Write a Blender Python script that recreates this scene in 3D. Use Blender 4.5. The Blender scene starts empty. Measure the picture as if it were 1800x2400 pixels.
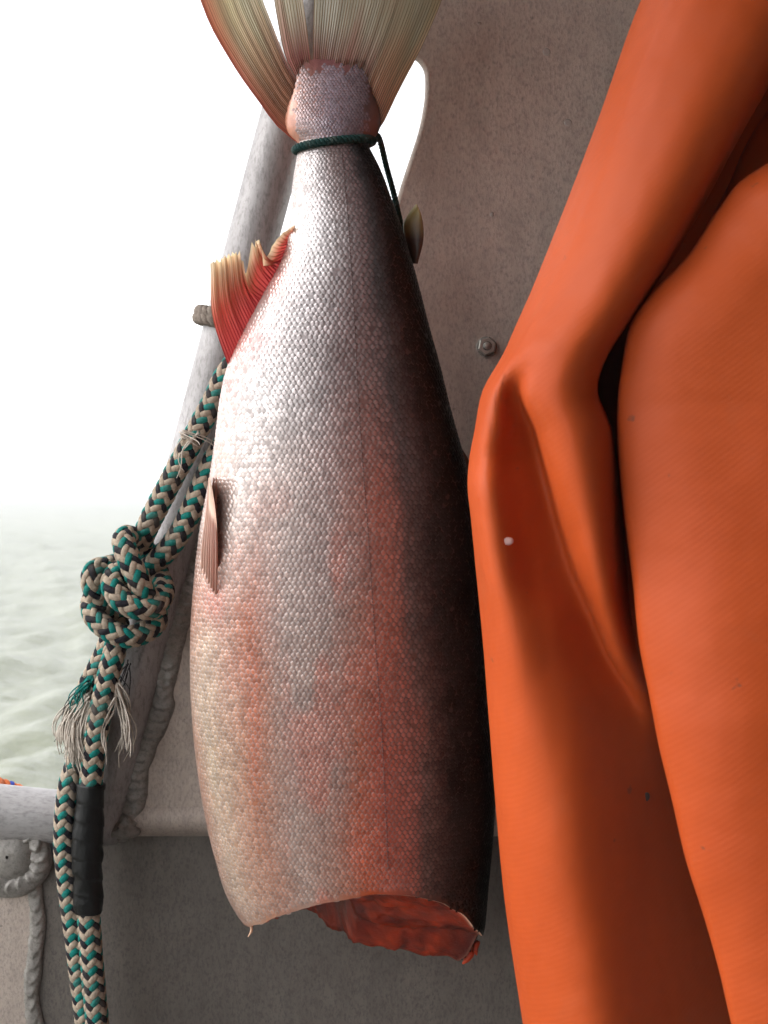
import bpy, bmesh, math, random
import numpy as np
from mathutils import Vector, Matrix

random.seed(7)
rng = np.random.default_rng(11)
scene = bpy.context.scene
COL = scene.collection
R = math.radians

# ------------------------------------------------------------------ camera, world, sun, exposure
CAMZ = 1.70                 # metres above the water
FISH_D = 0.80               # camera to fish
PX = 36.0 / 48.0 / 2400.0   # tangent of one photo pixel
cam_data = bpy.data.cameras.new("camera")
cam_data.lens = 48.0
cam_data.sensor_width = 36.0
cam_data.sensor_fit = 'AUTO'
cam_data.shift_y = -50.0 / 2400.0
cam_data.clip_start = 0.02
cam_data.clip_end = 20000
cam_data.dof.use_dof = True
cam_data.dof.focus_distance = 0.785
cam_data.dof.aperture_fstop = 20.0
cam = bpy.data.objects.new("camera", cam_data)
COL.objects.link(cam)
cam.location = (0, -FISH_D, CAMZ)
cam.rotation_euler = (R(90), 0, 0)
scene.camera = cam

SUN_EL, SUN_AZ = 46.0, -100.0      # azimuth clockwise from +Y (straight ahead); negative is to the left
world = bpy.data.worlds.new("World")
scene.world = world
world.use_nodes = True
wn, wl = world.node_tree.nodes, world.node_tree.links
wn.clear()
wo = wn.new('ShaderNodeOutputWorld')
bg = wn.new('ShaderNodeBackground')
sky = wn.new('ShaderNodeTexSky')
sky.sky_type = 'NISHITA'
sky.sun_disc = False
sky.sun_elevation = R(SUN_EL)
sky.sun_rotation = R(SUN_AZ)
sky.air_density = 1.0
sky.dust_density = 1.0
sky.ozone_density = 0.6
hs = wn.new('ShaderNodeHueSaturation')
hs.inputs['Saturation'].default_value = 0.10
wl.new(sky.outputs[0], hs.inputs['Color'])
wl.new(hs.outputs[0], bg.inputs['Color'])
bg.inputs['Strength'].default_value = 0.15
wl.new(bg.outputs[0], wo.inputs['Surface'])

sun_l = bpy.data.lights.new("sun", 'SUN')
sun_l.energy = 0.5
sun_l.angle = R(32)
sun_l.color = (1.0, 0.97, 0.93)
sun = bpy.data.objects.new("sun", sun_l)
COL.objects.link(sun)
sd = Vector((math.sin(R(SUN_AZ)) * math.cos(R(SUN_EL)), math.cos(R(SUN_AZ)) * math.cos(R(SUN_EL)), math.sin(R(SUN_EL))))
sun.rotation_euler = sd.to_track_quat('Z', 'Y').to_euler()
sun.location = (-3, -2, 5)

scene.view_settings.view_transform = 'Standard'
scene.view_settings.look = 'None'
scene.view_settings.exposure = 1.6
scene.view_settings.gamma = 1.0
scene.render.engine = 'CYCLES'
scene.cycles.use_denoising = True
scene.cycles.max_bounces = 6
scene.cycles.transparent_max_bounces = 12
scene.cycles.volume_bounces = 0
scene.cycles.sample_clamp_indirect = 6.0
scene.cycles.adaptive_threshold = 0.025
scene.cycles.diffuse_bounces = 3
scene.cycles.glossy_bounces = 3

# ------------------------------------------------------------------ helpers
def P(px, py, d=FISH_D):
    """A point seen at photo pixel (px, py), d metres in front of the camera."""
    return np.array(((px - 900.0) * PX * d, d - FISH_D, CAMZ + (1150.0 - py) * PX * d))

def lin(c):
    return tuple((x / 12.92 if x <= 0.04045 else ((x + 0.055) / 1.055) ** 2.4) for x in c)

def srgb(r, g, b):
    return lin((r / 255.0, g / 255.0, b / 255.0))

def link(o, parent=None):
    COL.objects.link(o)
    if parent is not None:
        o.parent = parent
        o.matrix_parent_inverse = parent.matrix_world.inverted()
    return o

def mk(name, verts, faces, mat, parent=None, smooth=True, cols=None, kind=None, mats=None, fmat=None):
    me = bpy.data.meshes.new(name)
    verts = np.asarray(verts, dtype=np.float64).reshape(-1, 3)
    if isinstance(faces, np.ndarray):
        nf, k = faces.shape
        me.vertices.add(len(verts)); me.vertices.foreach_set('co', verts.ravel())
        me.loops.add(nf * k); me.loops.foreach_set('vertex_index', faces.ravel().astype(np.int32))
        me.polygons.add(nf); me.polygons.foreach_set('loop_start', np.arange(0, nf * k, k, dtype=np.int32))
        me.update(calc_edges=True)
    else:
        me.from_pydata([tuple(v) for v in verts], [], faces)
        me.update()
    if smooth:
        me.polygons.foreach_set('use_smooth', np.ones(len(me.polygons), dtype=bool))
    if cols is not None:
        ca = me.color_attributes.new('Col', 'FLOAT_COLOR', 'POINT')
        c = np.asarray(cols, dtype=np.float64)
        if c.shape[1] == 3:
            c = np.hstack([c, np.ones((len(c), 1))])
        ca.data.foreach_set('color', c.ravel().astype(np.float32))
    if mat is not None:
        me.materials.append(mat)
    o = bpy.data.objects.new(name, me)
    link(o, parent)
    if kind:
        o['kind'] = kind
    return o

def empty(name, loc, label, cat, group=None):
    o = bpy.data.objects.new(name, None)
    o.empty_display_size = 0.02
    COL.objects.link(o)
    o.matrix_world = Matrix.Translation(Vector(loc))
    o.location = loc
    o['label'] = label; o['category'] = cat
    if group: o['group'] = group
    return o

def tag(o, label, cat, group=None):
    o['label'] = label; o['category'] = cat
    if group: o['group'] = group
    return o

def grid_faces(nu, nv, closed=False, off=0):
    """rows nv of nu points; quads."""
    i = np.arange(nv - 1)[:, None]; j = np.arange(nu if closed else nu - 1)[None, :]
    a = i * nu + j; b = i * nu + (j + 1) % nu
    c = (i + 1) * nu + (j + 1) % nu; d = (i + 1) * nu + j
    return np.stack([a, b, c, d], -1).reshape(-1, 4) + off

def catmull(pts, n):
    """centripetal-ish Catmull-Rom through pts, n samples evenly spaced by arc length."""
    p = np.asarray(pts, float)
    q = np.vstack([2 * p[0] - p[1], p, 2 * p[-1] - p[-2]])
    out = []
    for i in range(1, len(q) - 2):
        t = np.linspace(0, 1, 24, endpoint=False)[:, None]
        a, b, c, d = q[i - 1], q[i], q[i + 1], q[i + 2]
        out.append(0.5 * ((2 * b) + (-a + c) * t + (2 * a - 5 * b + 4 * c - d) * t ** 2 + (-a + 3 * b - 3 * c + d) * t ** 3))
    out = np.vstack(out + [p[-1:]])
    s = np.r_[0, np.cumsum(np.linalg.norm(np.diff(out, axis=0), axis=1))]
    u = np.linspace(0, s[-1], n)
    return np.stack([np.interp(u, s, out[:, k]) for k in range(out.shape[1])], 1), s[-1]

def smooth_interp(x, xp, fp):
    """smooth (cubic Hermite, monotone-ish) 1-D interpolation."""
    xp = np.asarray(xp, float); fp = np.asarray(fp, float); x = np.clip(np.asarray(x, float), xp[0], xp[-1])
    m = np.gradient(fp, xp)
    i = np.clip(np.searchsorted(xp, x) - 1, 0, len(xp) - 2)
    h = xp[i + 1] - xp[i]; t = (x - xp[i]) / h
    return ((2 * t**3 - 3 * t**2 + 1) * fp[i] + (t**3 - 2 * t**2 + t) * h * m[i]
            + (-2 * t**3 + 3 * t**2) * fp[i + 1] + (t**3 - t**2) * h * m[i + 1])

def frames(path):
    """tangent, normal, binormal by parallel transport."""
    t = np.gradient(path, axis=0); t /= np.linalg.norm(t, axis=1)[:, None]
    n = np.zeros_like(t)
    ref = np.array((0, -1.0, 0)) if abs(t[0][1]) < 0.9 else np.array((1.0, 0, 0))
    v = ref - t[0] * ref.dot(t[0]); n[0] = v / np.linalg.norm(v)
    for i in range(1, len(t)):
        v = n[i - 1] - t[i] * n[i - 1].dot(t[i]); n[i] = v / np.linalg.norm(v)
    return t, n, np.cross(t, n)

def tube(path, rad, ns=12, cap=True):
    """verts, faces(list of quads array + cap) of a tube; rad scalar, array or (n,ns)."""
    path = np.asarray(path, float); n = len(path)
    t, nn, bb = frames(path)
    a = np.linspace(0, 2 * math.pi, ns, endpoint=False)
    r = np.asarray(rad, float)
    if r.ndim == 0: r = np.full((n, ns), float(r))
    elif r.ndim == 1: r = np.repeat(r[:, None], ns, 1)
    v = path[:, None, :] + r[..., None] * (np.cos(a)[None, :, None] * nn[:, None, :] + np.sin(a)[None, :, None] * bb[:, None, :])
    v = v.reshape(-1, 3); f = grid_faces(ns, n, True)
    if cap:
        v = np.vstack([v, path[:1], path[-1:]])
        k = n * ns
        j = np.arange(ns)
        c0 = np.stack([np.full(ns, k), (j + 1) % ns, j, j], -1)
        c1 = np.stack([np.full(ns, k + 1), (n - 1) * ns + j, (n - 1) * ns + (j + 1) % ns, (n - 1) * ns + (j + 1) % ns], -1)
        faces = [tuple(x) for x in f] + [tuple(x[:3]) for x in c0] + [tuple(x[:3]) for x in c1]
        return v, faces
    return v, f

class MB:
    def __init__(self): self.v = []; self.f = []; self.c = []; self.n = 0
    def add(self, v, f, col=None):
        v = np.asarray(v, float); self.v.append(v)
        self.f += [tuple(int(i) + self.n for i in x) for x in f]
        if col is not None: self.c.append(np.tile(np.asarray(col, float), (len(v), 1)) if np.ndim(col) == 1 else np.asarray(col, float))
        self.n += len(v)
    def build(self, name, mat, parent=None, smooth=True, kind=None):
        return mk(name, np.vstack(self.v), self.f, mat, parent, smooth, np.vstack(self.c) if self.c else None, kind)

def _h(ix, iy, iz):
    n = (ix * 374761393 + iy * 668265263 + iz * 2147483647 % 1274126177 + iz * 974634737) & 0xffffffff
    n = ((n ^ (n >> 13)) * 1274126177) & 0xffffffff
    return ((n ^ (n >> 16)) & 0xffff) / 65535.0

def vnoise(x, y, z=0.0):
    x, y, z = np.broadcast_arrays(np.asarray(x, float), np.asarray(y, float), np.asarray(z, float))
    fx, fy, fz = np.floor(x), np.floor(y), np.floor(z)
    ix, iy, iz = fx.astype(np.int64), fy.astype(np.int64), fz.astype(np.int64)
    tx, ty, tz = x - fx, y - fy, z - fz
    tx, ty, tz = (t * t * (3 - 2 * t) for t in (tx, ty, tz))
    r = 0
    for a in (0, 1):
        for b in (0, 1):
            for c in (0, 1):
                w = (tx if a else 1 - tx) * (ty if b else 1 - ty) * (tz if c else 1 - tz)
                r = r + w * _h(ix + a, iy + b, iz + c)
    return r

# ------------------------------------------------------------------ materials
def new_mat(name):
    m = bpy.data.materials.new(name); m.use_nodes = True
    nt = m.node_tree
    return m, nt, nt.nodes, nt.links, nt.nodes['Principled BSDF']

def noise_node(n, l, scale, detail=6, rough=0.6, vec=None, dist=0.0):
    t = n.new('ShaderNodeTexNoise'); t.inputs['Scale'].default_value = scale
    t.inputs['Detail'].default_value = detail; t.inputs['Roughness'].default_value = rough
    t.inputs['Distortion'].default_value = dist
    if vec is not None: l.new(vec, t.inputs['Vector'])
    return t

def ramp(n, l, fac, stops):
    r = n.new('ShaderNodeValToRGB'); cr = r.color_ramp
    while len(cr.elements) < len(stops): cr.elements.new(0.5)
    for e, (p, c) in zip(cr.elements, stops):
        e.position = p; e.color = (*c, 1) if len(c) == 3 else c
    l.new(fac, r.inputs[0]); return r

def mixc(n, l, fac, a, b, mode='MIX'):
    m = n.new('ShaderNodeMix'); m.data_type = 'RGBA'; m.blend_type = mode
    for sock, val in ((m.inputs[0], fac), (m.inputs[6], a), (m.inputs[7], b)):
        if hasattr(val, 'is_linked'): l.new(val, sock)
        elif isinstance(val, (int, float)): sock.default_value = val
        else: sock.default_value = (*val, 1)
    return m.outputs[2]

def bump(n, l, h, strength, dist, prev=None):
    b = n.new('ShaderNodeBump'); b.inputs['Strength'].default_value = strength; b.inputs['Distance'].default_value = dist
    l.new(h, b.inputs['Height'])
    if prev is not None: l.new(prev, b.inputs['Normal'])
    return b.outputs[0]

def mapping(n, l, scale):
    tc = n.new('ShaderNodeTexCoord'); mp = n.new('ShaderNodeMapping')
    mp.inputs['Scale'].default_value = scale
    l.new(tc.outputs['Object'], mp.inputs['Vector']); return mp.outputs[0]

def aluminium(name, light, dark, speck, rough=0.55, metal=0.35, grain=(1, 1, 1)):
    m, nt, n, l, b = new_mat(name)
    v0 = mapping(n, l, (1, 1, 1)); v1 = mapping(n, l, grain)
    big = noise_node(n, l, 7, 5, 0.6, v0)
    c = ramp(n, l, big.outputs[0], [(0.3, dark), (0.7, light)]).outputs[0]
    mid = noise_node(n, l, 55, 6, 0.7, v1)
    c = mixc(n, l, ramp(n, l, mid.outputs[0], [(0.42, (0, 0, 0)), (0.75, (0.55,) * 3)]).outputs[0], c, tuple(x * 0.72 for x in dark))
    fine = noise_node(n, l, 420, 5, 0.75, v1)
    f = ramp(n, l, fine.outputs[0], [(0.47, (0, 0, 0)), (0.66, (0.9,) * 3)]).outputs[0]
    c = mixc(n, l, f, c, speck)
    pits = noise_node(n, l, 120, 3, 0.5, v0)
    c = mixc(n, l, ramp(n, l, pits.outputs[0], [(0.72, (0, 0, 0)), (0.77, (0.6,) * 3)]).outputs[0], c, tuple(x * 0.45 for x in speck))
    stk = noise_node(n, l, 1.0, 4, 0.6, mapping(n, l, (46, 46, 2.2)))
    c = mixc(n, l, ramp(n, l, stk.outputs[0], [(0.45, (0, 0, 0)), (0.75, (0.35,) * 3)]).outputs[0], c, tuple(x * 0.6 for x in dark))
    l.new(c, b.inputs['Base Color'])
    b.inputs['Metallic'].default_value = metal
    rr = ramp(n, l, mid.outputs[0], [(0.3, (rough - 0.08,) * 3), (0.7, (rough + 0.12,) * 3)])
    l.new(rr.outputs[0], b.inputs['Roughness'])
    nn = bump(n, l, big.outputs[0], 0.25, 0.01)
    l.new(bump(n, l, fine.outputs[0], 0.35, 0.0006, nn), b.inputs['Normal'])
    return m

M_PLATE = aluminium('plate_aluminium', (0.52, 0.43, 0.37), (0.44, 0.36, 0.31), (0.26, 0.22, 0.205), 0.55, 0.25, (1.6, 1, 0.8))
M_HULL_SHADED = aluminium('hull_aluminium_shaded', (0.165, 0.142, 0.124), (0.13, 0.112, 0.098), (0.075, 0.066, 0.06), 0.6, 0.25, (1.5, 1, 0.8))  # plate's own grey, darkened to hold the shade below the rail
M_TUBE = aluminium('tube_aluminium', (0.41, 0.385, 0.385), (0.34, 0.32, 0.315), (0.20, 0.185, 0.18), 0.5, 0.3, (1, 1, 0.35))
M_RAIL = aluminium('rail_aluminium', (0.50, 0.475, 0.475), (0.42, 0.40, 0.40), (0.28, 0.265, 0.265), 0.5, 0.25, (0.35, 1, 1))
M_WELD = aluminium('weld_metal', (0.33, 0.305, 0.28), (0.25, 0.23, 0.21), (0.15, 0.135, 0.12), 0.5, 0.35)
M_DECK_BLOCKER = aluminium('deck_blocker_aluminium', (0.22, 0.21, 0.20), (0.17, 0.16, 0.15), (0.1, 0.1, 0.1), 0.6, 0.2)  # deck metal, shared with the added light blockers

def attr_mat(name, rough=0.35, metal=0.0, spec=0.5, coat=0.0, sss=0.0, bump_scale=None, bump_str=0.2):
    m, nt, n, l, b = new_mat(name)
    a = n.new('ShaderNodeAttribute'); a.attribute_name = 'Col'
    l.new(a.outputs['Color'], b.inputs['Base Color'])
    b.inputs['Roughness'].default_value = rough; b.inputs['Metallic'].default_value = metal
    b.inputs['Specular IOR Level'].default_value = spec
    b.inputs['Coat Weight'].default_value = coat; b.inputs['Coat Roughness'].default_value = 0.12
    if sss:
        b.inputs['Subsurface Weight'].default_value = sss; b.inputs['Subsurface Radius'].default_value = (0.006, 0.002, 0.001)
        b.inputs['Subsurface Scale'].default_value = 1.0
    if bump_scale:
        t = noise_node(n, l, bump_scale, 5, 0.65, mapping(n, l, (1, 1, 1)))
        l.new(bump(n, l, t.outputs[0], bump_str, 0.002), b.inputs['Normal'])
    return m

M_SKIN = attr_mat('fish_skin', 0.34, 0.1, 0.5, 0.35, bump_scale=160, bump_str=0.25)
M_FLESH = attr_mat('fish_flesh', 0.4, 0.0, 0.4, 0.15, bump_scale=110, bump_str=0.7)

# silvery scales: metal share follows the brightness of the pigment
m, nt, n, l, b = new_mat('fish_scales')
a = n.new('ShaderNodeAttribute'); a.attribute_name = 'Col'
l.new(a.outputs['Color'], b.inputs['Base Color'])
l.new(a.outputs['Alpha'], b.inputs['Metallic'])
tn = noise_node(n, l, 900, 3, 0.6, mapping(n, l, (1, 1, 1)))
rr = ramp(n, l, tn.outputs[0], [(0.3, (0.16,) * 3), (0.7, (0.34,) * 3)])
l.new(rr.outputs[0], b.inputs['Roughness'])
mt_ = n.new('ShaderNodeMath'); mt_.operation = 'MULTIPLY'; mt_.inputs[1].default_value = 1.1
l.new(a.outputs['Alpha'], mt_.inputs[0]); l.new(mt_.outputs[0], b.inputs['Coat Weight'])
ms_ = n.new('ShaderNodeMath'); ms_.operation = 'MULTIPLY_ADD'; ms_.inputs[1].default_value = 0.9; ms_.inputs[2].default_value = 0.05
l.new(a.outputs['Alpha'], ms_.inputs[0]); l.new(ms_.outputs[0], b.inputs['Specular IOR Level'])
b.inputs['Coat Roughness'].default_value = 0.07; b.inputs['Specular IOR Level'].default_value = 0.35
wet = noise_node(n, l, 38, 4, 0.6, mapping(n, l, (1, 1, 0.6)))
l.new(mixc(n, l, ramp(n, l, wet.outputs[0], [(0.35, (0, 0, 0)), (0.65, (1, 1, 1))]).outputs[0], rr.outputs[0], (0.34, 0.34, 0.34)), b.inputs['Roughness'])
M_SCALE = m

def fin_mat(name, trans, alpha):
    m, nt, n, l, b = new_mat(name)
    a = n.new('ShaderNodeAttribute'); a.attribute_name = 'Col'
    l.new(a.outputs['Color'], b.inputs['Base Color'])
    b.inputs['Roughness'].default_value = 0.42
    b.inputs['Coat Weight'].default_value = 0.15
    tl = n.new('ShaderNodeBsdfTranslucent'); l.new(a.outputs['Color'], tl.inputs['Color'])
    m1 = n.new('ShaderNodeMixShader'); m1.inputs[0].default_value = trans
    l.new(b.outputs[0], m1.inputs[1]); l.new(tl.outputs[0], m1.inputs[2])
    tp = n.new('ShaderNodeBsdfTransparent')
    m2 = n.new('ShaderNodeMixShader'); m2.inputs[0].default_value = alpha
    l.new(m1.outputs[0], m2.inputs[1]); l.new(tp.outputs[0], m2.inputs[2])
    l.new(m2.outputs[0], n['Material Output'].inputs['Surface'])
    return m
M_FIN = fin_mat('fin_membrane', 0.52, 0.0)
M_RAY = fin_mat('fin_ray', 0.5, 0.0)

def fibre(name, c1, c2, rough=0.75, scale=500):
    m, nt, n, l, b = new_mat(name)
    t = noise_node(n, l, scale, 4, 0.7, mapping(n, l, (1, 1, 1)))
    t2 = noise_node(n, l, 60, 4, 0.6, mapping(n, l, (1, 1, 1)))
    c = ramp(n, l, t.outputs[0], [(0.3, c2), (0.65, c1)]).outputs[0]
    c = mixc(n, l, ramp(n, l, t2.outputs[0], [(0.5, (0, 0, 0)), (0.75, (0.5,) * 3)]).outputs[0], c, (0.14, 0.12, 0.10))
    l.new(c, b.inputs['Base Color']); b.inputs['Roughness'].default_value = rough
    b.inputs['Specular IOR Level'].default_value = 0.06
    l.new(bump(n, l, t.outputs[0], 0.6, 0.0008), b.inputs['Normal'])
    return m
M_TEAL = fibre('teal_yarn', (0.012, 0.205, 0.175), (0.008, 0.11, 0.10), 0.5)
M_BLACK = fibre('black_yarn', (0.028, 0.026, 0.032), (0.012, 0.011, 0.014), 0.6)
M_TAN = fibre('tan_yarn', (0.43, 0.35, 0.27), (0.27, 0.21, 0.16), 0.8)
M_FRAY = fibre('frayed_yarn', (0.62, 0.55, 0.48), (0.45, 0.39, 0.33), 0.8)
M_LASH = fibre('lashing_yarn', (0.24, 0.20, 0.17), (0.15, 0.12, 0.10), 0.85)
M_GREEN = fibre('dark_green_twine', (0.018, 0.055, 0.05), (0.006, 0.02, 0.02), 0.55, 900)
M_ORANGEROPE = fibre('orange_rope_yarn', (0.75, 0.20, 0.06), (0.5, 0.1, 0.03), 0.6)
M_BLUEYARN = fibre('blue_yarn', (0.05, 0.09, 0.45), (0.03, 0.05, 0.25), 0.6)

m, nt, n, l, b = new_mat('black_tape')
b.inputs['Base Color'].default_value = (0.006, 0.006, 0.006, 1); b.inputs['Roughness'].default_value = 0.42; b.inputs['Specular IOR Level'].default_value = 0.22
t = noise_node(n, l, 90, 4, 0.6, mapping(n, l, (1, 1, 0.5)))
l.new(bump(n, l, t.outputs[0], 0.5, 0.003), b.inputs['Normal'])
M_TAPE = m

m, nt, n, l, b = new_mat('orange_oilskin')
vo = mapping(n, l, (1, 1, 1))
big = noise_node(n, l, 9, 4, 0.55, vo)
c = ramp(n, l, big.outputs[0], [(0.3, (0.44, 0.066, 0.013)), (0.7, (0.50, 0.081, 0.017))]).outputs[0]
st = noise_node(n, l, 22, 6, 0.7, vo, 0.6)
c = mixc(n, l, ramp(n, l, st.outputs[0], [(0.56, (0, 0, 0)), (0.82, (0.22,) * 3)]).outputs[0], c, (0.30, 0.10, 0.05))
sp = noise_node(n, l, 95, 3, 0.55, vo)
c = mixc(n, l, ramp(n, l, sp.outputs[0], [(0.715, (0, 0, 0)), (0.77, (0.6,) * 3)]).outputs[0], c, (0.10, 0.05, 0.035))
l.new(c, b.inputs['Base Color'])
b.inputs['Roughness'].default_value = 0.50; b.inputs['Specular IOR Level'].default_value = 0.16
tc = n.new('ShaderNodeTexCoord'); mp = n.new('ShaderNodeMapping'); mp.inputs['Rotation'].default_value = (0, R(38), 0)
l.new(tc.outputs['Object'], mp.inputs['Vector'])
wv = n.new('ShaderNodeTexWave'); wv.bands_direction = 'Z'; wv.inputs['Scale'].default_value = 130; wv.inputs['Distortion'].default_value = 1.2
wv.inputs['Detail'].default_value = 2
l.new(mp.outputs[0], wv.inputs['Vector'])
nb = bump(n, l, wv.outputs[0], 0.05, 0.0006)
wr = noise_node(n, l, 14, 3, 0.5, vo)
l.new(bump(n, l, wr.outputs[0], 0.22, 0.02, nb), b.inputs['Normal'])
M_JACKET = m

m, nt, n, l, b = new_mat('sea_water')
n.remove(b)
t = noise_node(n, l, 5.0, 5, 0.6, mapping(n, l, (0.55, 1.0, 1)))
nb = bump(n, l, t.outputs[0], 0.6, 0.10)
df = n.new('ShaderNodeBsdfDiffuse'); df.inputs['Color'].default_value = (0.225, 0.236, 0.172, 1)
gl = n.new('ShaderNodeBsdfGlossy'); gl.inputs['Roughness'].default_value = 0.16; gl.inputs['Color'].default_value = (1, 1, 1, 1)
fr = n.new('ShaderNodeFresnel'); fr.inputs['IOR'].default_value = 1.33
for nd in (df, gl, fr): l.new(nb, nd.inputs['Normal'])
mn = n.new('ShaderNodeMath'); mn.operation = 'MINIMUM'; mn.inputs[1].default_value = 0.29     # a ruffled sea never mirrors fully at grazing angles
l.new(fr.outputs[0], mn.inputs[0])
mx = n.new('ShaderNodeMixShader'); l.new(mn.outputs[0], mx.inputs[0]); l.new(df.outputs[0], mx.inputs[1]); l.new(gl.outputs[0], mx.inputs[2])
l.new(mx.outputs[0], n['Material Output'].inputs['Surface'])
M_SEA = m

def plain(name, col, rough=0.5, metal=0.0):
    m, nt, n, l, b = new_mat(name)
    t = noise_node(n, l, 140, 4, 0.6, mapping(n, l, (1, 1, 1)))
    c = ramp(n, l, t.outputs[0], [(0.3, tuple(x * 0.75 for x in col)), (0.7, col)]).outputs[0]
    l.new(c, b.inputs['Base Color']); b.inputs['Roughness'].default_value = rough; b.inputs['Metallic'].default_value = metal
    return m
M_NUT = plain('nut_metal', (0.42, 0.40, 0.36), 0.42, 0.6)
M_DARKHOLE = plain('dark_hole_black', (0.012, 0.010, 0.02), 0.5)  # near-black for the dark inside of a hole and a gap
M_SCRAP = plain('pale_fish_scrap', (0.72, 0.45, 0.42), 0.3)
M_SPECK = plain('dark_speck', (0.05, 0.035, 0.03), 0.5)
m, nt, n, l, b = new_mat('dried_scale')
b.inputs['Base Color'].default_value = (0.5, 0.46, 0.43, 1); b.inputs['Roughness'].default_value = 0.22; b.inputs['Coat Weight'].default_value = 0.6
b.inputs['Alpha'].default_value = 0.55
M_DRY = m

# ------------------------------------------------------------------ sea
az = np.r_[np.linspace(-180, -62, 40, endpoint=False), np.linspace(-62, 12, 330, endpoint=False), np.linspace(12, 180, 56, endpoint=False)]
rad = np.r_[np.geomspace(1.2, 160, 420), np.geomspace(175, 6000, 24)]
A, RR = np.meshgrid(np.radians(az), rad)
X = np.sin(A) * RR; Y = np.cos(A) * RR
Z = np.zeros_like(X)
wr_ = np.random.default_rng(5)
for k in range(70):
    lam = 10 ** wr_.uniform(-0.7, 0.28)
    th = math.radians(-75 + wr_.normal(0, 26))
    amp = 0.0085 * lam ** 0.9
    kx, ky = math.sin(th) * 2 * math.pi / lam, math.cos(th) * 2 * math.pi / lam
    ph = kx * X * 0.8 + ky * Y + wr_.uniform(0, 6.3) + 1.5 * vnoise(X / (lam * 4), Y / (lam * 4), k)
    # fade out what the sheet is too coarse to carry
    Z += amp * np.sin(ph) * np.clip(1.6 - RR * 0.012 / lam, 0, 1)
Z *= np.clip(1.3 - RR / 140, 0, 1)
sea = mk('sea', np.stack([X, Y - 0.8, Z], -1).reshape(-1, 3), grid_faces(len(az), len(rad), True), M_SEA)
sea['kind'] = 'structure'
sea['label'] = 'pale grey green sea with low ripples fading into fog'

# ------------------------------------------------------------------ boat
D_PL = 0.885                   # bulkhead plate, front face
boat = empty('fishing_boat', P(900, 2400, D_PL), 'bare weathered aluminium boat, its bulkhead, post and rail behind the hanging fish', 'boat')

def tubeL(y): return 581 - 0.267 * (y - 380)
def tubeC(y): return tubeL(y) + 60

def plate(name, outer, holes, d, thick, mat, parent):
    bm = bmesh.new()
    edges = []
    for loop in [outer] + holes:
        vs = [bm.verts.new(P(x, y, d)) for x, y in loop]
        for i in range(len(vs)):
            edges.append(bm.edges.new((vs[i], vs[(i + 1) % len(vs)])))
    bmesh.ops.triangle_fill(bm, edges=edges, use_beauty=True)
    bmesh.ops.recalc_face_normals(bm, faces=bm.faces)
    ext = bmesh.ops.extrude_face_region(bm, geom=list(bm.faces))
    bmesh.ops.translate(bm, verts=[v for v in ext['geom'] if isinstance(v, bmesh.types.BMVert)], vec=(0, thick, 0))
    bmesh.ops.recalc_face_normals(bm, faces=bm.faces)
    me = bpy.data.meshes.new(name); bm.to_mesh(me); bm.free()
    me.materials.append(mat)
    o = bpy.data.objects.new(name, me)
    return link(o, parent)

hole_r = [(900, 118), (950, 121), (978, 131), (994, 146), (1004, 166), (1007, 195), (1004, 245), (990, 315), (964, 395), (945, 455), (925, 540), (903, 640), (876, 760), (850, 860), (815, 940), (760, 985), (700, 1000), (640, 996), (590, 975), (566, 940)]
hole_l = [(tubeL(y) + 119, y) for y in (880, 760, 640, 520, 400, 280, 190)] + [(775, 135), (800, 120), (840, 117)]
outer = [(tubeC(-520), -520), (2900, -520), (2900, 1932), (tubeC(1932), 1932), (tubeC(1500), 1500), (tubeC(1000), 1000), (tubeC(400), 400)]
bulk = plate('bulkhead_plate', outer, [hole_r + hole_l], D_PL, 0.006, M_PLATE, boat)
# rolled bright lip round the handhold opening
lp = np.array([P(x, y, D_PL + 0.003) for x, y in hole_r])
lp, _ = catmull(lp, 160)
v, f = tube(lp, 0.0032, 10, True)
mk('opening_edge', v, f, M_PLATE, bulk)

# leaning post on the edge of the bulkhead
pp = np.array([P(tubeC(y), y, D_PL + 0.003) for y in np.linspace(-520, 1960, 60)])
v, f = tube(pp, 0.0163 + 0.0003 * vnoise(np.arange(60) * 0.3, 3.0), 40)
post = mk('post', v, f, M_TUBE, boat)

def bead(path, width, height, pitch, nrm=(0, -1, 0), seed=1, col=None):
    """a welding bead: a flattened ridge with overlapping half-moon ripples."""
    path = np.asarray(path, float)
    s = np.r_[0, np.cumsum(np.linalg.norm(np.diff(path, axis=0), axis=1))]
    n = max(30, int(s[-1] / (pitch / 7)))
    u = np.linspace(0, s[-1], n)
    p = np.stack([np.interp(u, s, path[:, k]) for k in range(3)], 1)
    t = np.gradient(p, axis=0); t /= np.linalg.norm(t, axis=1)[:, None]
    nr = np.array(nrm, float); sd_ = np.cross(t, nr); sd_ /= np.linalg.norm(sd_, axis=1)[:, None]
    m_ = 15
    q = np.linspace(-1, 1, m_)
    w = width * (1 + 0.22 * (vnoise(u / pitch * 0.8, seed, 0.5) - 0.5) * 2)
    sh = 0.16 * width * (vnoise(u / pitch * 0.5, seed + 9, 0.5) - 0.5) * 2
    rows = []
    for i in range(n):
        phase = (u[i] + 0.9 * pitch * (q ** 2)) / pitch + 0.5 * vnoise(u[i] / pitch * 0.6, seed + 4)
        rip = (phase % 1.0)
        h = height * np.sqrt(np.clip(1 - q ** 2, 0, 1)) * (0.74 + 0.30 * rip ** 1.6 + 0.18 * (vnoise(u[i] / pitch * 1.7, q * 2 + seed) - 0.5))
        rows.append(p[i] + sd_[i] * (q * w[i] + sh[i])[:, None] + nr * (h - 0.0008)[:, None])
    return np.vstack(rows), grid_faces(m_, n)

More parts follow.
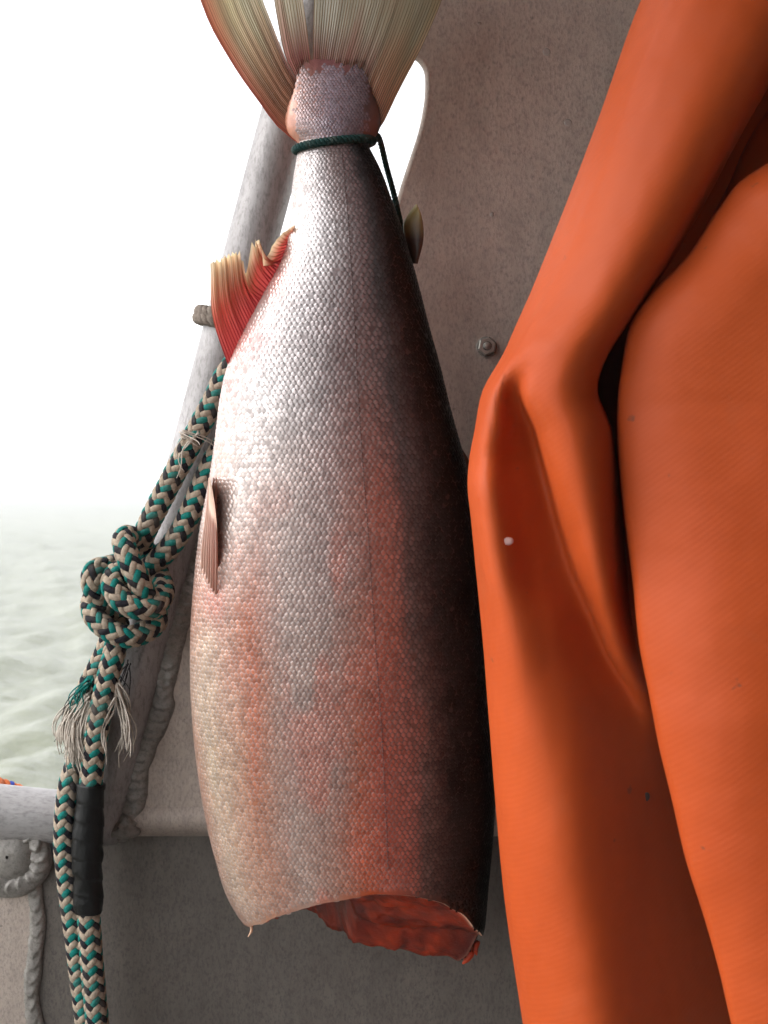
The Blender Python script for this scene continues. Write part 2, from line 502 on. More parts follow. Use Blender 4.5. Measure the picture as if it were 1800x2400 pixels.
wp = [P(tubeL(y) + 128 + 6 * math.sin(y * 0.02), y, D_PL) for y in np.linspace(1010, 1925, 40)]
v, f = bead(wp, 0.0082, 0.0062, 0.0070, seed=2)
mk('weld_bead', v, f, M_WELD, post)

# gunwale rail running across at the foot of the bulkhead
rp = []
rr_ = []
for x in np.linspace(-1500, 262, 70):
    k = min(max((x + 40) / 330, 0), 1)
    rp.append(P(x, 1902 + 22 * k, D_PL + 0.012 + 0.008 * k)); rr_.append(0.0188 - 0.0030 * k)
v, f = tube(rp, np.array(rr_), 36)
rail = mk('gunwale_rail', v, f, M_RAIL, boat)
bl = np.array([P(x, 1926 + 3 * math.sin(x * 0.05), D_PL - 0.002) for x in np.linspace(300, 2900, 120)])
# lower side of the boat under the rail
side = plate('hull_plate', [(-1500, 1925), (2900, 1925), (2900, 5600), (-1500, 5600)], [], D_PL + 0.014, 0.006, M_HULL_SHADED, boat)
# rounded knuckle where the bulkhead folds onto the rail
kx = np.linspace(tubeC(1930) + 20, 2900, 60)
prof = [(1890, 0.0003), (1905, -0.0022), (1922, -0.0035), (1938, -0.0022), (1952, 0.004), (1960, 0.0138)]
vv = np.array([[P(x, y, D_PL + dd) for x in kx] for y, dd in prof])
mk('rail_knuckle', vv.reshape(-1, 3), grid_faces(60, len(prof)), M_PLATE, rail)
# weld lump where post meets rail
def lump(cx, cy, d, rx, ry, rz, seed, mat, name, parent, amp=0.35):
    nu, nv_ = 36, 22
    th = np.linspace(0, 2 * math.pi, nu, endpoint=False)[None, :]; ph = np.linspace(0.05, math.pi - 0.05, nv_)[:, None]
    dx, dy, dz = np.sin(ph) * np.cos(th), np.cos(ph) * np.ones_like(th), np.sin(ph) * np.sin(th)
    k = 1 + amp * (vnoise(dx * 2.4 + seed, dy * 2.4, dz * 2.4 + 7) - 0.5) + amp * 0.5 * (vnoise(dx * 6 + seed, dy * 6, dz * 6) - 0.5)
    c = P(cx, cy, d)
    v = np.stack([c[0] + dx * k * rx, c[1] + dy * k * ry, c[2] + dz * k * rz], -1).reshape(-1, 3)
    return mk(name, v, grid_faces(nu, nv_, True), mat, parent)
lump(283, 1932, D_PL + 0.002, 0.014, 0.010, 0.011, 3, M_WELD, 'weld_lump', post)
# knee bracket and seams under the rail at the left
arc = [P(30 + 62 * math.cos(a), 2010 + 66 * math.sin(a), D_PL + 0.010) for a in np.linspace(-1.45, 2.5, 40)]
v, f = bead(arc, 0.0085, 0.009, 0.0075, seed=8)
mk('weld_curl', v, f, M_WELD, side)
lump(28, 1998, D_PL + 0.012, 0.020, 0.012, 0.020, 12, M_WELD, 'knee_bracket', side, 0.12)
vs_ = [P(78 + 7 * math.sin(y * 0.021), y, D_PL + 0.012) for y in np.linspace(2075, 3300, 60)]
v, f = bead(vs_, 0.0056, 0.0040, 0.0095, seed=5)
mk('weld_bead', v, f, M_WELD, side)
plate('strake', [(-1500, 1985), (72, 1985), (72, 5600), (-1500, 5600)], [], D_PL + 0.0105, 0.003, M_TUBE if False else M_PLATE, side)
# round black disc standing in for a dark hole
def disc_mesh(name, cx, cy, d, r, h, mat, parent=None):
    prof = [(0, h), (0.55, h), (0.8, h * 0.9), (0.95, h * 0.55), (1.0, 0)]
    ns = 28; v = []
    c = P(cx, cy, d)
    for q, hh in prof:
        for j in range(ns):
            a = 2 * math.pi * j / ns
            v.append(c + np.array((q * r * math.cos(a) + (1e-5 if q == 0 else 0), -hh, q * r * math.sin(a))))
    return mk(name, v, grid_faces(ns, len(prof), True), mat, parent)
o = disc_mesh('hole_disc', 133, 1987, D_PL + 0.014, 0.0075, 0.004, M_DARKHOLE)
tag(o, 'small round black disc standing in for a hole under the rail, half hidden by the rope', 'disc')

# hook peg behind the fish that carries the rope loop
v, f = tube([P(600, 905, D_PL + 0.002), P(600, 905, D_PL - 0.02), P(600, 890, D_PL - 0.032), P(600, 872, D_PL - 0.036)], 0.005, 12)
mk('rope_peg', v, f, M_TUBE, post)

# nut and bolt on the bulkhead
nut_c = P(1140, 813, D_PL)
def prism(c, r, y0, y1, ns, rot, bev, mat, name, parent, smooth=False):
    v = []
    rings = [(r, y0), (r, y1 - bev), (r - bev, y1)]
    for rr2, yy in rings:
        for j in range(ns):
            a = rot + 2 * math.pi * j / ns
            v.append((c[0] + rr2 * math.cos(a), c[1] - yy, c[2] + rr2 * math.sin(a)))
    f = [tuple(x) for x in grid_faces(ns, 3, True)] + [tuple(range(2 * ns, 3 * ns))]
    return mk(name, v, f, mat, parent, smooth)
prism(nut_c, 0.0066, 0.0, 0.0012, 32, 0, 0.0003, M_WELD, 'washer', bulk)
nut = prism(nut_c, 0.0060, 0.0012, 0.0068, 6, 0.35, 0.0007, M_NUT, 'nut', bulk)
prism(nut_c, 0.0029, 0.0068, 0.0072, 28, 0, 0.0001, M_DARKHOLE, 'thread_gap_shade', nut)  # dark disc standing in for the shaded gap round the bolt
prism(nut_c, 0.0026, 0.0068, 0.0074, 28, 0, 0.0002, M_NUT, 'bolt_end', nut, True)

# deck and hull, plus unseen walls and roof added to block sky light
def boxm(name, lo, hi, mat, parent):
    x0, y0, z0 = lo; x1, y1, z1 = hi
    v = [(x0, y0, z0), (x1, y0, z0), (x1, y1, z0), (x0, y1, z0), (x0, y0, z1), (x1, y0, z1), (x1, y1, z1), (x0, y1, z1)]
    f = [(0, 3, 2, 1), (4, 5, 6, 7), (0, 1, 5, 4), (1, 2, 6, 5), (2, 3, 7, 6), (3, 0, 4, 7)]
    return mk(name, v, f, mat, parent, False)
boxm('deck', (-1.2, -3.2, 0.50), (1.6, 0.10, 0.54), M_DECK_BLOCKER, boat)
boxm('side_light_blocker', (0.75, -3.2, 0.545), (0.80, 0.084, 2.3), M_DECK_BLOCKER, boat)
boxm('back_light_blocker', (-0.8, -2.45, 0.545), (0.745, -2.4, 2.3), M_DECK_BLOCKER, boat)
boxm('top_light_blocker', (-0.36, -3.2, 2.305), (1.6, 0.10, 2.34), M_DECK_BLOCKER, boat)
boxm('hull', (-1.25, -3.3, -0.4), (1.65, 0.11, 0.495), M_HULL_SHADED, boat)

# ------------------------------------------------------------------ rope helpers
def braided_rope(name, paths, rad_, label, cat, lead=0.0385, loc=None):
    """herringbone braid, two over two under: 8 yarns wound each way."""
    root = empty(name, loc if loc is not None else paths[0][0], label, cat)
    core = MB()
    sets = {'teal': [[], [], 0], 'black': [[], [], 0], 'tan': [[], [], 0]}
    N = 8; ns = 10
    hw, ht = 0.00212 * rad_ / 0.0075, 0.00130 * rad_ / 0.0075
    ca = np.linspace(0, 2 * math.pi, ns, endpoint=False)
    cu, cv = np.cos(ca), np.sin(ca) * (0.86 + 0.14 * np.abs(np.cos(ca * 1.0)) ** 0.5)
    for pts in paths:
        n0 = 40 * len(pts)
        path, L = catmull(pts, n0)
        t, nn, bb = frames(path)
        v, f = tube(path, rad_ * 0.72, 12); core.add(v, f)
        s_ax = np.linspace(0, L, n0)
        n = max(12, int(L / lead * 34))
        s_ = np.linspace(0, L, n)
        itp = lambda arr, x: np.stack([np.interp(x, s_ax, arr[:, q]) for q in range(3)], -1)
        pc, n1, b1 = itp(path, s_), itp(nn, s_), itp(bb, s_)
        for sgn in (1, -1):
            for k in range(N):
                phi = 2 * math.pi * k / N + sgn * 2 * math.pi * s_ / lead
                c = phi * N / math.pi
                over = np.tanh(1.9 * np.cos(math.pi * (c - (0.5 if sgn > 0 else 2.5)) / 2)) / 0.956
                jit = 1 + 0.03 * (vnoise(s_ / 0.006, k * 3.3 + sgn) - 0.5) * 2
                r = rad_ * (0.80 + 0.105 * over) * jit
                er = np.cos(phi)[:, None] * n1 + np.sin(phi)[:, None] * b1
                ctr = pc + r[:, None] * er
                tg = np.gradient(ctr, axis=0); tg /= np.linalg.norm(tg, axis=1)[:, None]
                side = np.cross(tg, er); side /= np.linalg.norm(side, axis=1)[:, None]
                up = np.cross(side, tg)
                w = hw * (1.0 + 0.07 * over)
                vv = ctr[:, None, :] + (w[:, None] * cu[None, :])[..., None] * side[:, None, :] + ht * cv[None, :, None] * up[:, None, :]
                key = ('teal' if sgn > 0 else 'black') if k % 2 == 0 else 'tan'
                S = sets[key]
                S[0].append(vv.reshape(-1, 3)); S[1].append(grid_faces(ns, n, True) + S[2]); S[2] += ns * n
    core.build('core', M_BLACK, root)
    for key, mt in (('teal', M_TEAL), ('black', M_BLACK), ('tan', M_TAN)):
        mk(key + '_strands', np.vstack(sets[key][0]), np.vstack(sets[key][1]), mt, root, kind='stuff')
    return root

def Q(*pts): return [P(*p) for p in pts]
def twisted(name, path, r, strands, pitch, mat, parent=None, ns=8, samples=None):
    n = samples or 200
    p, L = catmull(path, n)
    t, nn, bb = frames(p)
    mb = MB()
    u = np.linspace(0, L, n)
    for k in range(strands):
        a = 2 * math.pi * (u / pitch + k / strands)
        pk = p + r * 0.5 * (np.cos(a)[:, None] * nn + np.sin(a)[:, None] * bb)
        v, f = tube(pk, r * 0.58, ns); mb.add(v, f)
    return mb.build(name, mat, parent)

# main rope: hanging loop (two legs), knot, standing part and its second part
ROPE_R = 0.0069
main_path = Q((600, 885, .848), (566, 845, .846), (530, 878, .845), (505, 930, .846), (462, 1010, .848), (420, 1090, .85), (378, 1170, .851), (343, 1240, .852),
    (318, 1300, .868), (290, 1318, .864), (250, 1330, .846), (222, 1338, .837), (217, 1366, .834), (230, 1400, .84), (254, 1430, .852),
    (285, 1405, .868), (296, 1350, .856), (272, 1345, .838), (264, 1378, .828), (290, 1412, .825), (330, 1427, .827), (366, 1416, .834), (383, 1388, .848), (372, 1350, .862),
    (345, 1295, .864), (313, 1262, .852), (290, 1262, .838), (297, 1300, .829), (318, 1345, .827), (340, 1392, .832), (362, 1430, .85),
    (366, 1458, .852), (338, 1482, .845), (296, 1492, .838), (252, 1475, .837), (222, 1444, .841), (216, 1410, .852), (240, 1400, .868), (275, 1445, .868),
    (270, 1520, .85), (250, 1600, .848), (230, 1700, .848), (216, 1800, .848), (210, 1900, .848), (205, 2000, .848), (206, 2100, .848), (211, 2200, .848), (220, 2310, .848), (229, 2420, .848), (240, 2640, .848))
loop_b = Q((600, 885, .848), (585, 950, .853), (540, 1020, .854), (500, 1080, .853), (468, 1150, .852), (436, 1222, .852), (398, 1282, .853), (350, 1330, .86), (310, 1370, .87))
second = Q((232, 1660, .868), (208, 1730, .866), (180, 1790, .860), (163, 1840, .855), (154, 1910, .853), (152, 1980, .853), (158, 2050, .854), (167, 2120, .856), (178, 2200, .858), (190, 2300, .86), (202, 2400, .861), (220, 2640, .862))
tail_end = Q((262, 1490, .868), (240, 1545, .866), (212, 1600, .864), (190, 1660, .862))
rope = braided_rope('mooring_rope', [main_path, loop_b, second, tail_end], ROPE_R, 'knotted teal, black and tan braided rope hanging in front of the leaning post', 'rope', loc=P(229, 2420, .848))

# frayed yarns
def strands(name, roots, mat, parent, n, rad_=0.00035):
    mb = MB()
    for i in range(n):
        (x0, y0, d0), (x1, y1, d1), sp = roots[i % len(roots)]
        a = np.array((x0 + random.gauss(0, sp * 0.4), y0 + random.gauss(0, 8), d0 + random.gauss(0, .002)))
        e = np.array((x1 + random.gauss(0, sp), y1 + random.gauss(0, sp * 1.3), d1 + random.gauss(0, .005)))
        pts = []
        wob = (random.gauss(0, 9), random.gauss(0, 9))
        for q in np.linspace(0, 1, 7):
            b_ = a * (1 - q) + e * q
            b_[0] += wob[0] * math.sin(q * 3.1) + wob[1] * math.sin(q * 6.3) * 0.5 - 14 * math.sin(q * 3.1) * (1 if x1 < x0 else -1)
            pts.append(P(*b_))
        p, _ = catmull(pts, 14)
        v, f = tube(p, np.linspace(rad_ * random.uniform(1.0, 1.6), rad_ * 0.6, 14), 5); mb.add(v, f)
    return mb.build(name, mat, parent, kind='stuff')
strands('frayed_yarn', [((205, 1620, .855), (160, 1750, .852), 12), ((200, 1640, .85), (178, 1790, .85), 14), ((195, 1630, .855), (150, 1735, .856), 8), ((210, 1650, .85), (198, 1770, .848), 9)], M_FRAY, rope, 170, 0.00050)
strands('frayed_teal_yarn', [((210, 1600, .852), (185, 1660, .85), 8)], M_TEAL, rope, 14, 0.0005)
strands('frayed_black_yarn', [((205, 1600, .852), (150, 1710, .852), 12), ((300, 1560, .86), (290, 1650, .86), 8)], M_BLACK, rope, 14, 0.0003)
strands('frayed_yarn', [((272, 1600, .846), (300, 1745, .85), 7), ((270, 1625, .846), (245, 1765, .845), 6), ((274, 1610, .85), (285, 1770, .85), 10)], M_FRAY, rope, 32, 0.0005)
strands('frayed_yarn', [((470, 1005, .842), (425, 1115, .842), 8), ((430, 1008, .838), (505, 1035, .845), 6), ((425, 1012, .839), (470, 1040, .84), 5)], M_FRAY, rope, 10, 0.0004)

# black tape round the standing part
tp = [P(*q) for q in ((213, 1838, .848), (210, 1900, .848), (205, 2000, .848), (206, 2080, .848), (208, 2138, .848))]
tpp, L = catmull(tp, 90)
a = np.linspace(0, 2 * math.pi, 32, endpoint=False)[None, :]; u = np.linspace(0, 1, 90)[:, None]
sp_ = (u * 7 + a / (2 * math.pi)) % 1.0
rr4 = 0.0085 + 0.0006 * sp_ + 0.0022 * (vnoise(u * 11, np.cos(a) * 1.5, np.sin(a) * 1.5) - 0.5) + 0.0007 * np.sin(u * 3.1)
v, f = tube(tpp, rr4, 32)
mk('tape_wrap', v, f, M_TAPE, rope)

# brown lashing round the post
t0 = P(tubeC(757), 757, D_PL + 0.003); t1 = P(tubeC(760) + 0.267, 759, D_PL + 0.003)
ax = P(tubeC(700), 700, D_PL) - P(tubeC(800), 800, D_PL); ax /= np.linalg.norm(ax)
e1 = np.cross(ax, (0, 1.0, 0)); e1 /= np.linalg.norm(e1); e2 = np.cross(ax, e1)
hel = []
for q in np.linspace(0, 2.3 * 2 * math.pi, 60):
    hel.append(t0 + ax * (0.0045 - 0.0042 * q / (2 * math.pi)) + 0.0206 * (math.cos(q + 2.6) * e1 + math.sin(q + 2.6) * e2))
o = twisted('rope_lashing', hel, 0.0042, 3, 0.014, M_LASH, samples=260)
tag(o, 'brown weathered lashing wound round the leaning post beside the red fin', 'lashing')

# orange line lying behind the rail at the left edge
op = Q((-260, 1770, .93), (-120, 1800, .925), (-40, 1822, .92), (20, 1842, .92), (70, 1862, .922), (130, 1900, .93))
orr = empty('orange_line', P(-40, 1822, .92), 'thin orange line with blue fleck lying over the rail at the left edge', 'line')
twisted('strand', op, 0.0034, 3, 0.014, M_ORANGEROPE, orr)
twisted('blue_fleck', Q((22, 1842, .9198), (26, 1844, .9197), (30, 1846, .9197)), 0.0035, 3, 0.014, M_BLUEYARN, orr, samples=20)

# ------------------------------------------------------------------ salmon
salmon = empty('salmon', P(860, 2180, FISH_D), 'headless silver pink salmon hanging tail up by a green cord', 'fish')
BL = [(347, 700), (434, 686), (521, 680), (600, 664), (700, 612), (800, 560), (865, 532), (930, 517), (1009, 507), (1128, 490), (1215, 473), (1356, 456), (1486, 447), (1627, 448), (1758, 458), (1888, 477), (2007, 504), (2116, 542), (2159, 570), (2185, 592), (2300, 650)]
BR = [(347, 866), (401, 893), (466, 917), (542, 944), (607, 964), (673, 982), (759, 1004), (857, 1031), (966, 1058), (1063, 1085), (1193, 1114), (1356, 1131), (1519, 1141), (1682, 1151), (1790, 1158), (1866, 1160), (1953, 1156), (2061, 1146), (2170, 1136), (2240, 1124), (2300, 1112)]
BT = [(347, .0125), (400, .016), (520, .0225), (700, .030), (900, .036), (1200, .042), (1500, .0445), (1800, .044), (2050, .041), (2200, .038), (2300, .036)]
def xl(y): return smooth_interp(y, *zip(*BL))
def xr(y): return smooth_interp(y, *zip(*BR))
def th_(y): return smooth_interp(y, *zip(*BT))

def fish_pt(theta, y):
    """theta 0 = back (right), pi/2 = near flank, pi = belly, 3pi/2 = far flank."""
    theta, y = np.broadcast_arrays(np.asarray(theta, float), np.asarray(y, float))
    L_, R_ = xl(y), xr(y)
    c, s = np.cos(theta), np.sin(theta)
    cx = (L_ + R_) / 2; a_ = (R_ - L_) / 2
    px = cx + a_ * np.sign(c) * np.abs(c) ** 0.94
    b_ = th_(y)
    # rounder towards the back, narrower towards the belly
    dep = b_ * np.sign(s) * np.abs(s) ** 0.96 * (1.0 + 0.10 * c)
    x = (px - 900) * PX * FISH_D
    z = CAMZ + (1150 - y) * PX * FISH_D
    return np.stack([x, -dep, z], -1)

near = [(575, 2166), (600, 2175), (650, 2163), (740, 2135), (815, 2112), (900, 2090), (975, 2094), (1040, 2112), (1085, 2140), (1112, 2175), (1136, 2190)]
far = [(575, 2160), (660, 2136), (740, 2122), (800, 2138), (846, 2160), (880, 2186), (922, 2200), (980, 2206), (1020, 2214), (1060, 2234), (1101, 2253), (1122, 2238), (1136, 2190)]
def ycut(theta):
    theta = np.mod(theta, 2 * math.pi)
    c = np.cos(theta); px = 858 + 285 * np.sign(c) * np.abs(c) ** 0.94
    yn = np.interp(px, *zip(*near)); yf = np.interp(px, *zip(*far))
    ya = np.where(np.sin(theta) >= 0, yn, yf)
    d = FISH_D - 0.039 * np.sin(theta)
    return 1150 + (ya - 1150) * d / FISH_D + 5 * (vnoise(theta * 5, 2.0) - 0.5)

VS = [0, .07, .14, .22, .33, .45, .55, .64, .74, .84, .92, 1.0]
TAB = {
 347: [(200,165,150),(210,190,180),(220,206,200),(220,208,204),(200,185,185),(170,136,132),(158,132,132),(118,98,100),(86,70,70),(58,50,50),(40,37,37),(30,29,30)],
 600: [(212,182,168),(224,208,202),(232,224,220),(232,226,224),(222,214,214),(196,182,182),(180,158,158),(150,122,122),(108,84,82),(66,54,53),(42,38,38),(28,28,29)],
 900: [(220,176,158),(226,202,192),(234,222,216),(232,224,220),(218,208,206),(196,182,181),(182,154,152),(166,126,120),(124,92,88),(76,60,58),(44,39,38),(28,27,28)],
 1150:[(218,170,150),(226,196,182),(230,216,208),(214,196,188),(202,184,178),(194,172,168),(184,148,140),(174,118,106),(130,90,82),(80,62,58),(45,39,38),(27,27,27)],
 1450:[(200,136,106),(218,176,146),(212,172,154),(204,132,108),(198,176,168),(196,174,166),(190,142,128),(188,104,80),(138,88,76),(80,61,56),(43,37,36),(26,26,26)],
 1750:[(202,142,108),(224,188,154),(216,178,154),(204,138,112),(198,172,162),(194,166,156),(194,124,102),(198,96,70),(144,86,70),(80,61,55),(42,37,35),(26,25,25)],
 1950:[(206,146,116),(222,186,156),(214,170,148),(200,146,124),(200,174,162),(196,154,138),(202,110,82),(204,98,70),(142,86,70),(80,63,56),(43,38,35),(26,25,25)],
 2200:[(208,154,128),(216,168,142),(212,166,144),(206,168,152),(208,180,166),(204,140,116),(208,114,86),(204,112,86),(138,88,72),(76,61,54),(42,37,34),(26,25,25)],
}
TY = sorted(TAB); TC = np.array([[srgb(*c) for c in TAB[y]] for y in TY])
_l = TC.mean(-1, keepdims=True)
_sat = np.ones(TC.shape[:2] + (1,))
_sat[3:, 2:8] = 1.38; _sat[4:, 7] = 1.05                       # blood-orange bands low on the flank
_sat[:, 8:] = 0.55; _sat[4:, 8] = 0.75; _sat[:3, 7] = 0.8      # sooty olive back
TC = np.clip(_l + (TC - _l) * _sat, 0.002, 1)
TC[:, 2:9] *= np.array((1.0, .95, .955))
TC = TC * np.array([.78, .74, .71, .70, .70, .70, .70, .70, .60, .42, .38, .38])[None, :, None]
TC[:, 8:] *= np.array((.72, 1.0, 1.08)); TC[3:, 8] *= 0.78; TC[:, 9:] *= 0.7
TC[:2, 4:8] *= 0.80; TC[:3, 6:9] *= 0.86; TC[2, 4:8] *= 0.9
def fish_col(px, y):
    v = np.clip((px - xl(y)) / (xr(y) - xl(y)), 0, 1)
    v = np.clip(v + 0.05 * (vnoise(px / 90.0, y / 160.0, 1.0) - 0.5) + 0.02 * (vnoise(px / 22.0, y / 30.0, 3.0) - 0.5), 0, 1)
    yy = np.clip(y + 130 * (vnoise(px / 120.0, y / 120.0, 5.0) - 0.5), TY[0], TY[-1])
    out = np.zeros(np.shape(v) + (3,))
    iy = np.clip(np.searchsorted(TY, yy) - 1, 0, len(TY) - 2)
    ty = (yy - np.take(TY, iy)) / (np.take(TY, iy + 1) - np.take(TY, iy))
    iv = np.clip(np.searchsorted(VS, v) - 1, 0, len(VS) - 2)
    tv = (v - np.take(VS, iv)) / (np.take(VS, iv + 1) - np.take(VS, iv))
    for k in range(3):
        c0 = TC[iy, iv, k] * (1 - tv) + TC[iy, iv + 1, k] * tv
        c1 = TC[iy + 1, iv, k] * (1 - tv) + TC[iy + 1, iv + 1, k] * tv
        out[..., k] = c0 * (1 - ty) + c1 * ty
    # dusky blotches on the back, blood-pink bruises low on the flank
    wx = px + 40 * vnoise(px / 30.0, y / 34.0, 31.0); wy = y + 60 * vnoise(px / 31.0, y / 37.0, 41.0)
    bl_ = np.clip((0.6 * vnoise(wx / 52.0, wy / 83.0, 9.0) + 0.4 * vnoise(wx / 19.0 + wy / 50.0, wy / 27.0, 19.0) - 0.5) * 3.2, 0, 1) * np.clip((v - 0.62) * 4, 0, 1)
    out *= (1 - 0.5 * bl_)[..., None]
    br = np.clip((vnoise(px / 38.0, y / 130.0, 13.0) - 0.58) * 5, 0, 1) * np.clip((y - 1050) / 300, 0, 1) * np.clip(1 - abs(v - 0.4) * 2.6, 0, 1)
    out = out * (1 - 0.55 * br[..., None]) + np.array(srgb(205, 105, 78)) * 0.55 * br[..., None]
    for (cx_, cy_, rx_, ry_) in ((512, 1405, 34, 60), (520, 900, 40, 60), (575, 800, 60, 55), (640, 660, 45, 60)):
        g_ = np.exp(-((px - cx_) / rx_) ** 2 - ((y - cy_) / ry_) ** 2) * 0.55
        out = out * (1 - g_[..., None]) + np.array(srgb(206, 92, 80)) * g_[..., None]
    return out

# body
NT, NY = 120, 190
thg = np.linspace(0, 2 * math.pi, NT, endpoint=False)
yc = ycut(thg)
tt = np.linspace(0, 1, NY)[:, None]
yy = 335 + tt * (yc[None, :] - 335)
yy_c = np.clip(yy, 347, 2299)
bv = fish_pt(thg[None, :], yy_c)
bv[..., 2] = CAMZ + (1150 - yy) * PX * FISH_D
bpx = bv[..., 0] / (PX * FISH_D) + 900
bc = fish_col(bpx, yy_c) * 0.70
body = mk('body', bv.reshape(-1, 3), grid_faces(NT, NY, True), M_SKIN, salmon, cols=bc.reshape(-1, 3))

# cut end: skin rim, thick flesh towards the back, thin belly wall, gutted cavity
rim = bv[-1].copy()
cen = rim.mean(0)
rows = [rim]
cols = [np.where((np.sin(thg) > 0.1)[:, None], np.array(srgb(208, 180, 160))[None, :], np.array(srgb(96, 40, 30))[None, :])]
fl = np.array(srgb(182, 62, 22)); fd = np.array(srgb(84, 19, 11)); fk = np.array(srgb(34, 8, 7)); cream = np.array(srgb(222, 180, 150))
cav = cen + np.array((-0.038, 0.004, 0.0))
steps = [(0.008, 0.0), (0.016, 0.0006)] + [(f_, 0.0012 + 0.006 * f_) for f_ in np.linspace(0.035, 0.66, 18)] + [(0.69, 0.010), (0.72, 0.020), (0.75, 0.035), (0.79, 0.055), (0.85, 0.085), (0.93, 0.10), (0.995, 0.105)]
for k, (f_, up) in enumerate(steps):
    dirv = cav - rim; dirv[:, 2] *= 0.55
    p = rim + dirv * f_
    nx = vnoise(p[:, 0] * 160, p[:, 1] * 160, 3.0); n2 = vnoise(p[:, 0] * 420, p[:, 1] * 420, 8.0)
    flake_ = np.abs(np.sin((np.hypot(p[:, 0] - 0.055, p[:, 1] + 0.01)) * 900 + 3 * nx))
    p[:, 2] += up + (0.0045 * (nx - 0.5) + 0.0022 * (n2 - 0.5) + 0.0012 * (flake_ - 0.5)) * min(1, f_ * 9)
    if k == 0:
        c = cream[None, :] * (0.8 + 0.3 * n2)[:, None]
        fs_ = (np.sin(thg) < 0.1)[:, None] * 0.85
        c = c * (1 - fs_) + fd * fs_
    else:
        w_ = np.clip(0.15 + 0.75 * nx + 0.25 * (1 - flake_) - 0.2 * n2, 0, 1)[:, None]
        c = fl * (1 - w_) + fd * w_
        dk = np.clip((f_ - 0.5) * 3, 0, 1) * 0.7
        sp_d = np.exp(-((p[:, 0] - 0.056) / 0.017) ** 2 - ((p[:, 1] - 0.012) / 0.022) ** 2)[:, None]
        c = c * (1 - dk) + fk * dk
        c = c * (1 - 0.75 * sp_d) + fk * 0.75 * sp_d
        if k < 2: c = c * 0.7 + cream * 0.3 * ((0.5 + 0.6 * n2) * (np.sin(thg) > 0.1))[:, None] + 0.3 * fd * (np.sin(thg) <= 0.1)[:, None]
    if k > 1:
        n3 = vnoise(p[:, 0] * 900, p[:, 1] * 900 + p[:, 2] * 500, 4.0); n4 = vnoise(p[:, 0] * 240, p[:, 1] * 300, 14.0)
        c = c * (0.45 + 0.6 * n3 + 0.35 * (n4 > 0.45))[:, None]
    rows.append(p); cols.append(c)
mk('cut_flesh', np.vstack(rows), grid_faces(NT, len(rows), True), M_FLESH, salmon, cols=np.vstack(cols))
# ragged shreds of flesh and skin hanging on the cut
for (x, y, d, ln_, w) in ((586, 2170, .797, 26, 3.2), (1098, 2225, .826, 34, 9), (1075, 2215, .832, 26, 8), (1118, 2215, .82, 24, 7), (900, 2165, .835, 24, 8), (960, 2180, .838, 22, 7), (1020, 2190, .838, 28, 8), (840, 2140, .835, 18, 6)):
    p, _ = catmull([P(x, y - 10, d), P(x + random.gauss(0, 3), y + ln_ * 0.4, d), P(x + random.gauss(0, 5), y + ln_, d)], 9)
    v, f = tube(p, w * PX * d * np.array([.8, 1, 1.05, 1, .9, .8, .65, .45, .2]) * (1 + 0.3 * rng.random(9)), 8)
    mk('flesh_shred', v, f, M_FLESH, salmon, cols=np.tile(cream if w < 5 else fl * random.uniform(0.6, 1.1), (len(v), 1)))
# tail stalk pad above the cord
TS_L = [(140, 700), (175, 692), (215, 685), (255, 672), (290, 668), (315, 677), (338, 699), (347, 702)]
TS_R = [(140, 858), (175, 866), (215, 876), (255, 890), (290, 893), (315, 884), (334, 868), (347, 864)]
TS_T = [(140, .0006), (165, .0024), (190, .0044), (215, .0062), (255, .0090), (300, .0118), (335, .0118), (347, .0122)]
def pad_pt(theta, y):
    theta, y = np.broadcast_arrays(np.asarray(theta, float), np.asarray(y, float))
    L_, R_, b_ = smooth_interp(y, *zip(*TS_L)), smooth_interp(y, *zip(*TS_R)), smooth_interp(y, *zip(*TS_T))
    c, s = np.cos(theta), np.sin(theta)
    return np.stack([((L_ + R_) / 2 + (R_ - L_) / 2 * c - 900) * PX * FISH_D, -b_ * np.sign(s) * np.abs(s) ** 1.25, CAMZ + (1150 - y) * PX * FISH_D], -1)
py_ = np.linspace(140, 352, 44)
pv = pad_pt(np.linspace(0, 2 * math.pi, 64, endpoint=False)[None, :], np.clip(py_, 140, 347)[:, None])
pv[..., 2] = (CAMZ + (1150 - py_) * PX * FISH_D)[:, None]
ppx = pv[..., 0] / (PX * FISH_D) + 900
q = np.clip((ppx - 660) / 235, 0, 1)[..., None]
ca_, cb_, cc_ = np.array(srgb(205, 138, 108)), np.array(srgb(150, 108, 108)), np.array(srgb(64, 54, 50))
pc_ = np.where(q < .45, ca_ * (1 - q / .45) + cb_ * q / .45, cb_ * (1 - (q - .45) / .55) + cc_ * (q - .45) / .55)
tp2 = np.clip((200 - py_[:, None]) / 50, 0, 1)[..., None] * np.ones_like(q)
pc_ = pc_ * (1 - 0.7 * tp2) + np.array(srgb(128, 74, 74)) * 0.7 * tp2
pc_ = pc_ * (0.7 + 0.5 * vnoise(ppx / 6, py_[:, None] / 26)[..., None])
mk('tail_stalk', pv.reshape(-1, 3), grid_faces(64, 44, True), M_SKIN, salmon, cols=pc_.reshape(-1, 3))

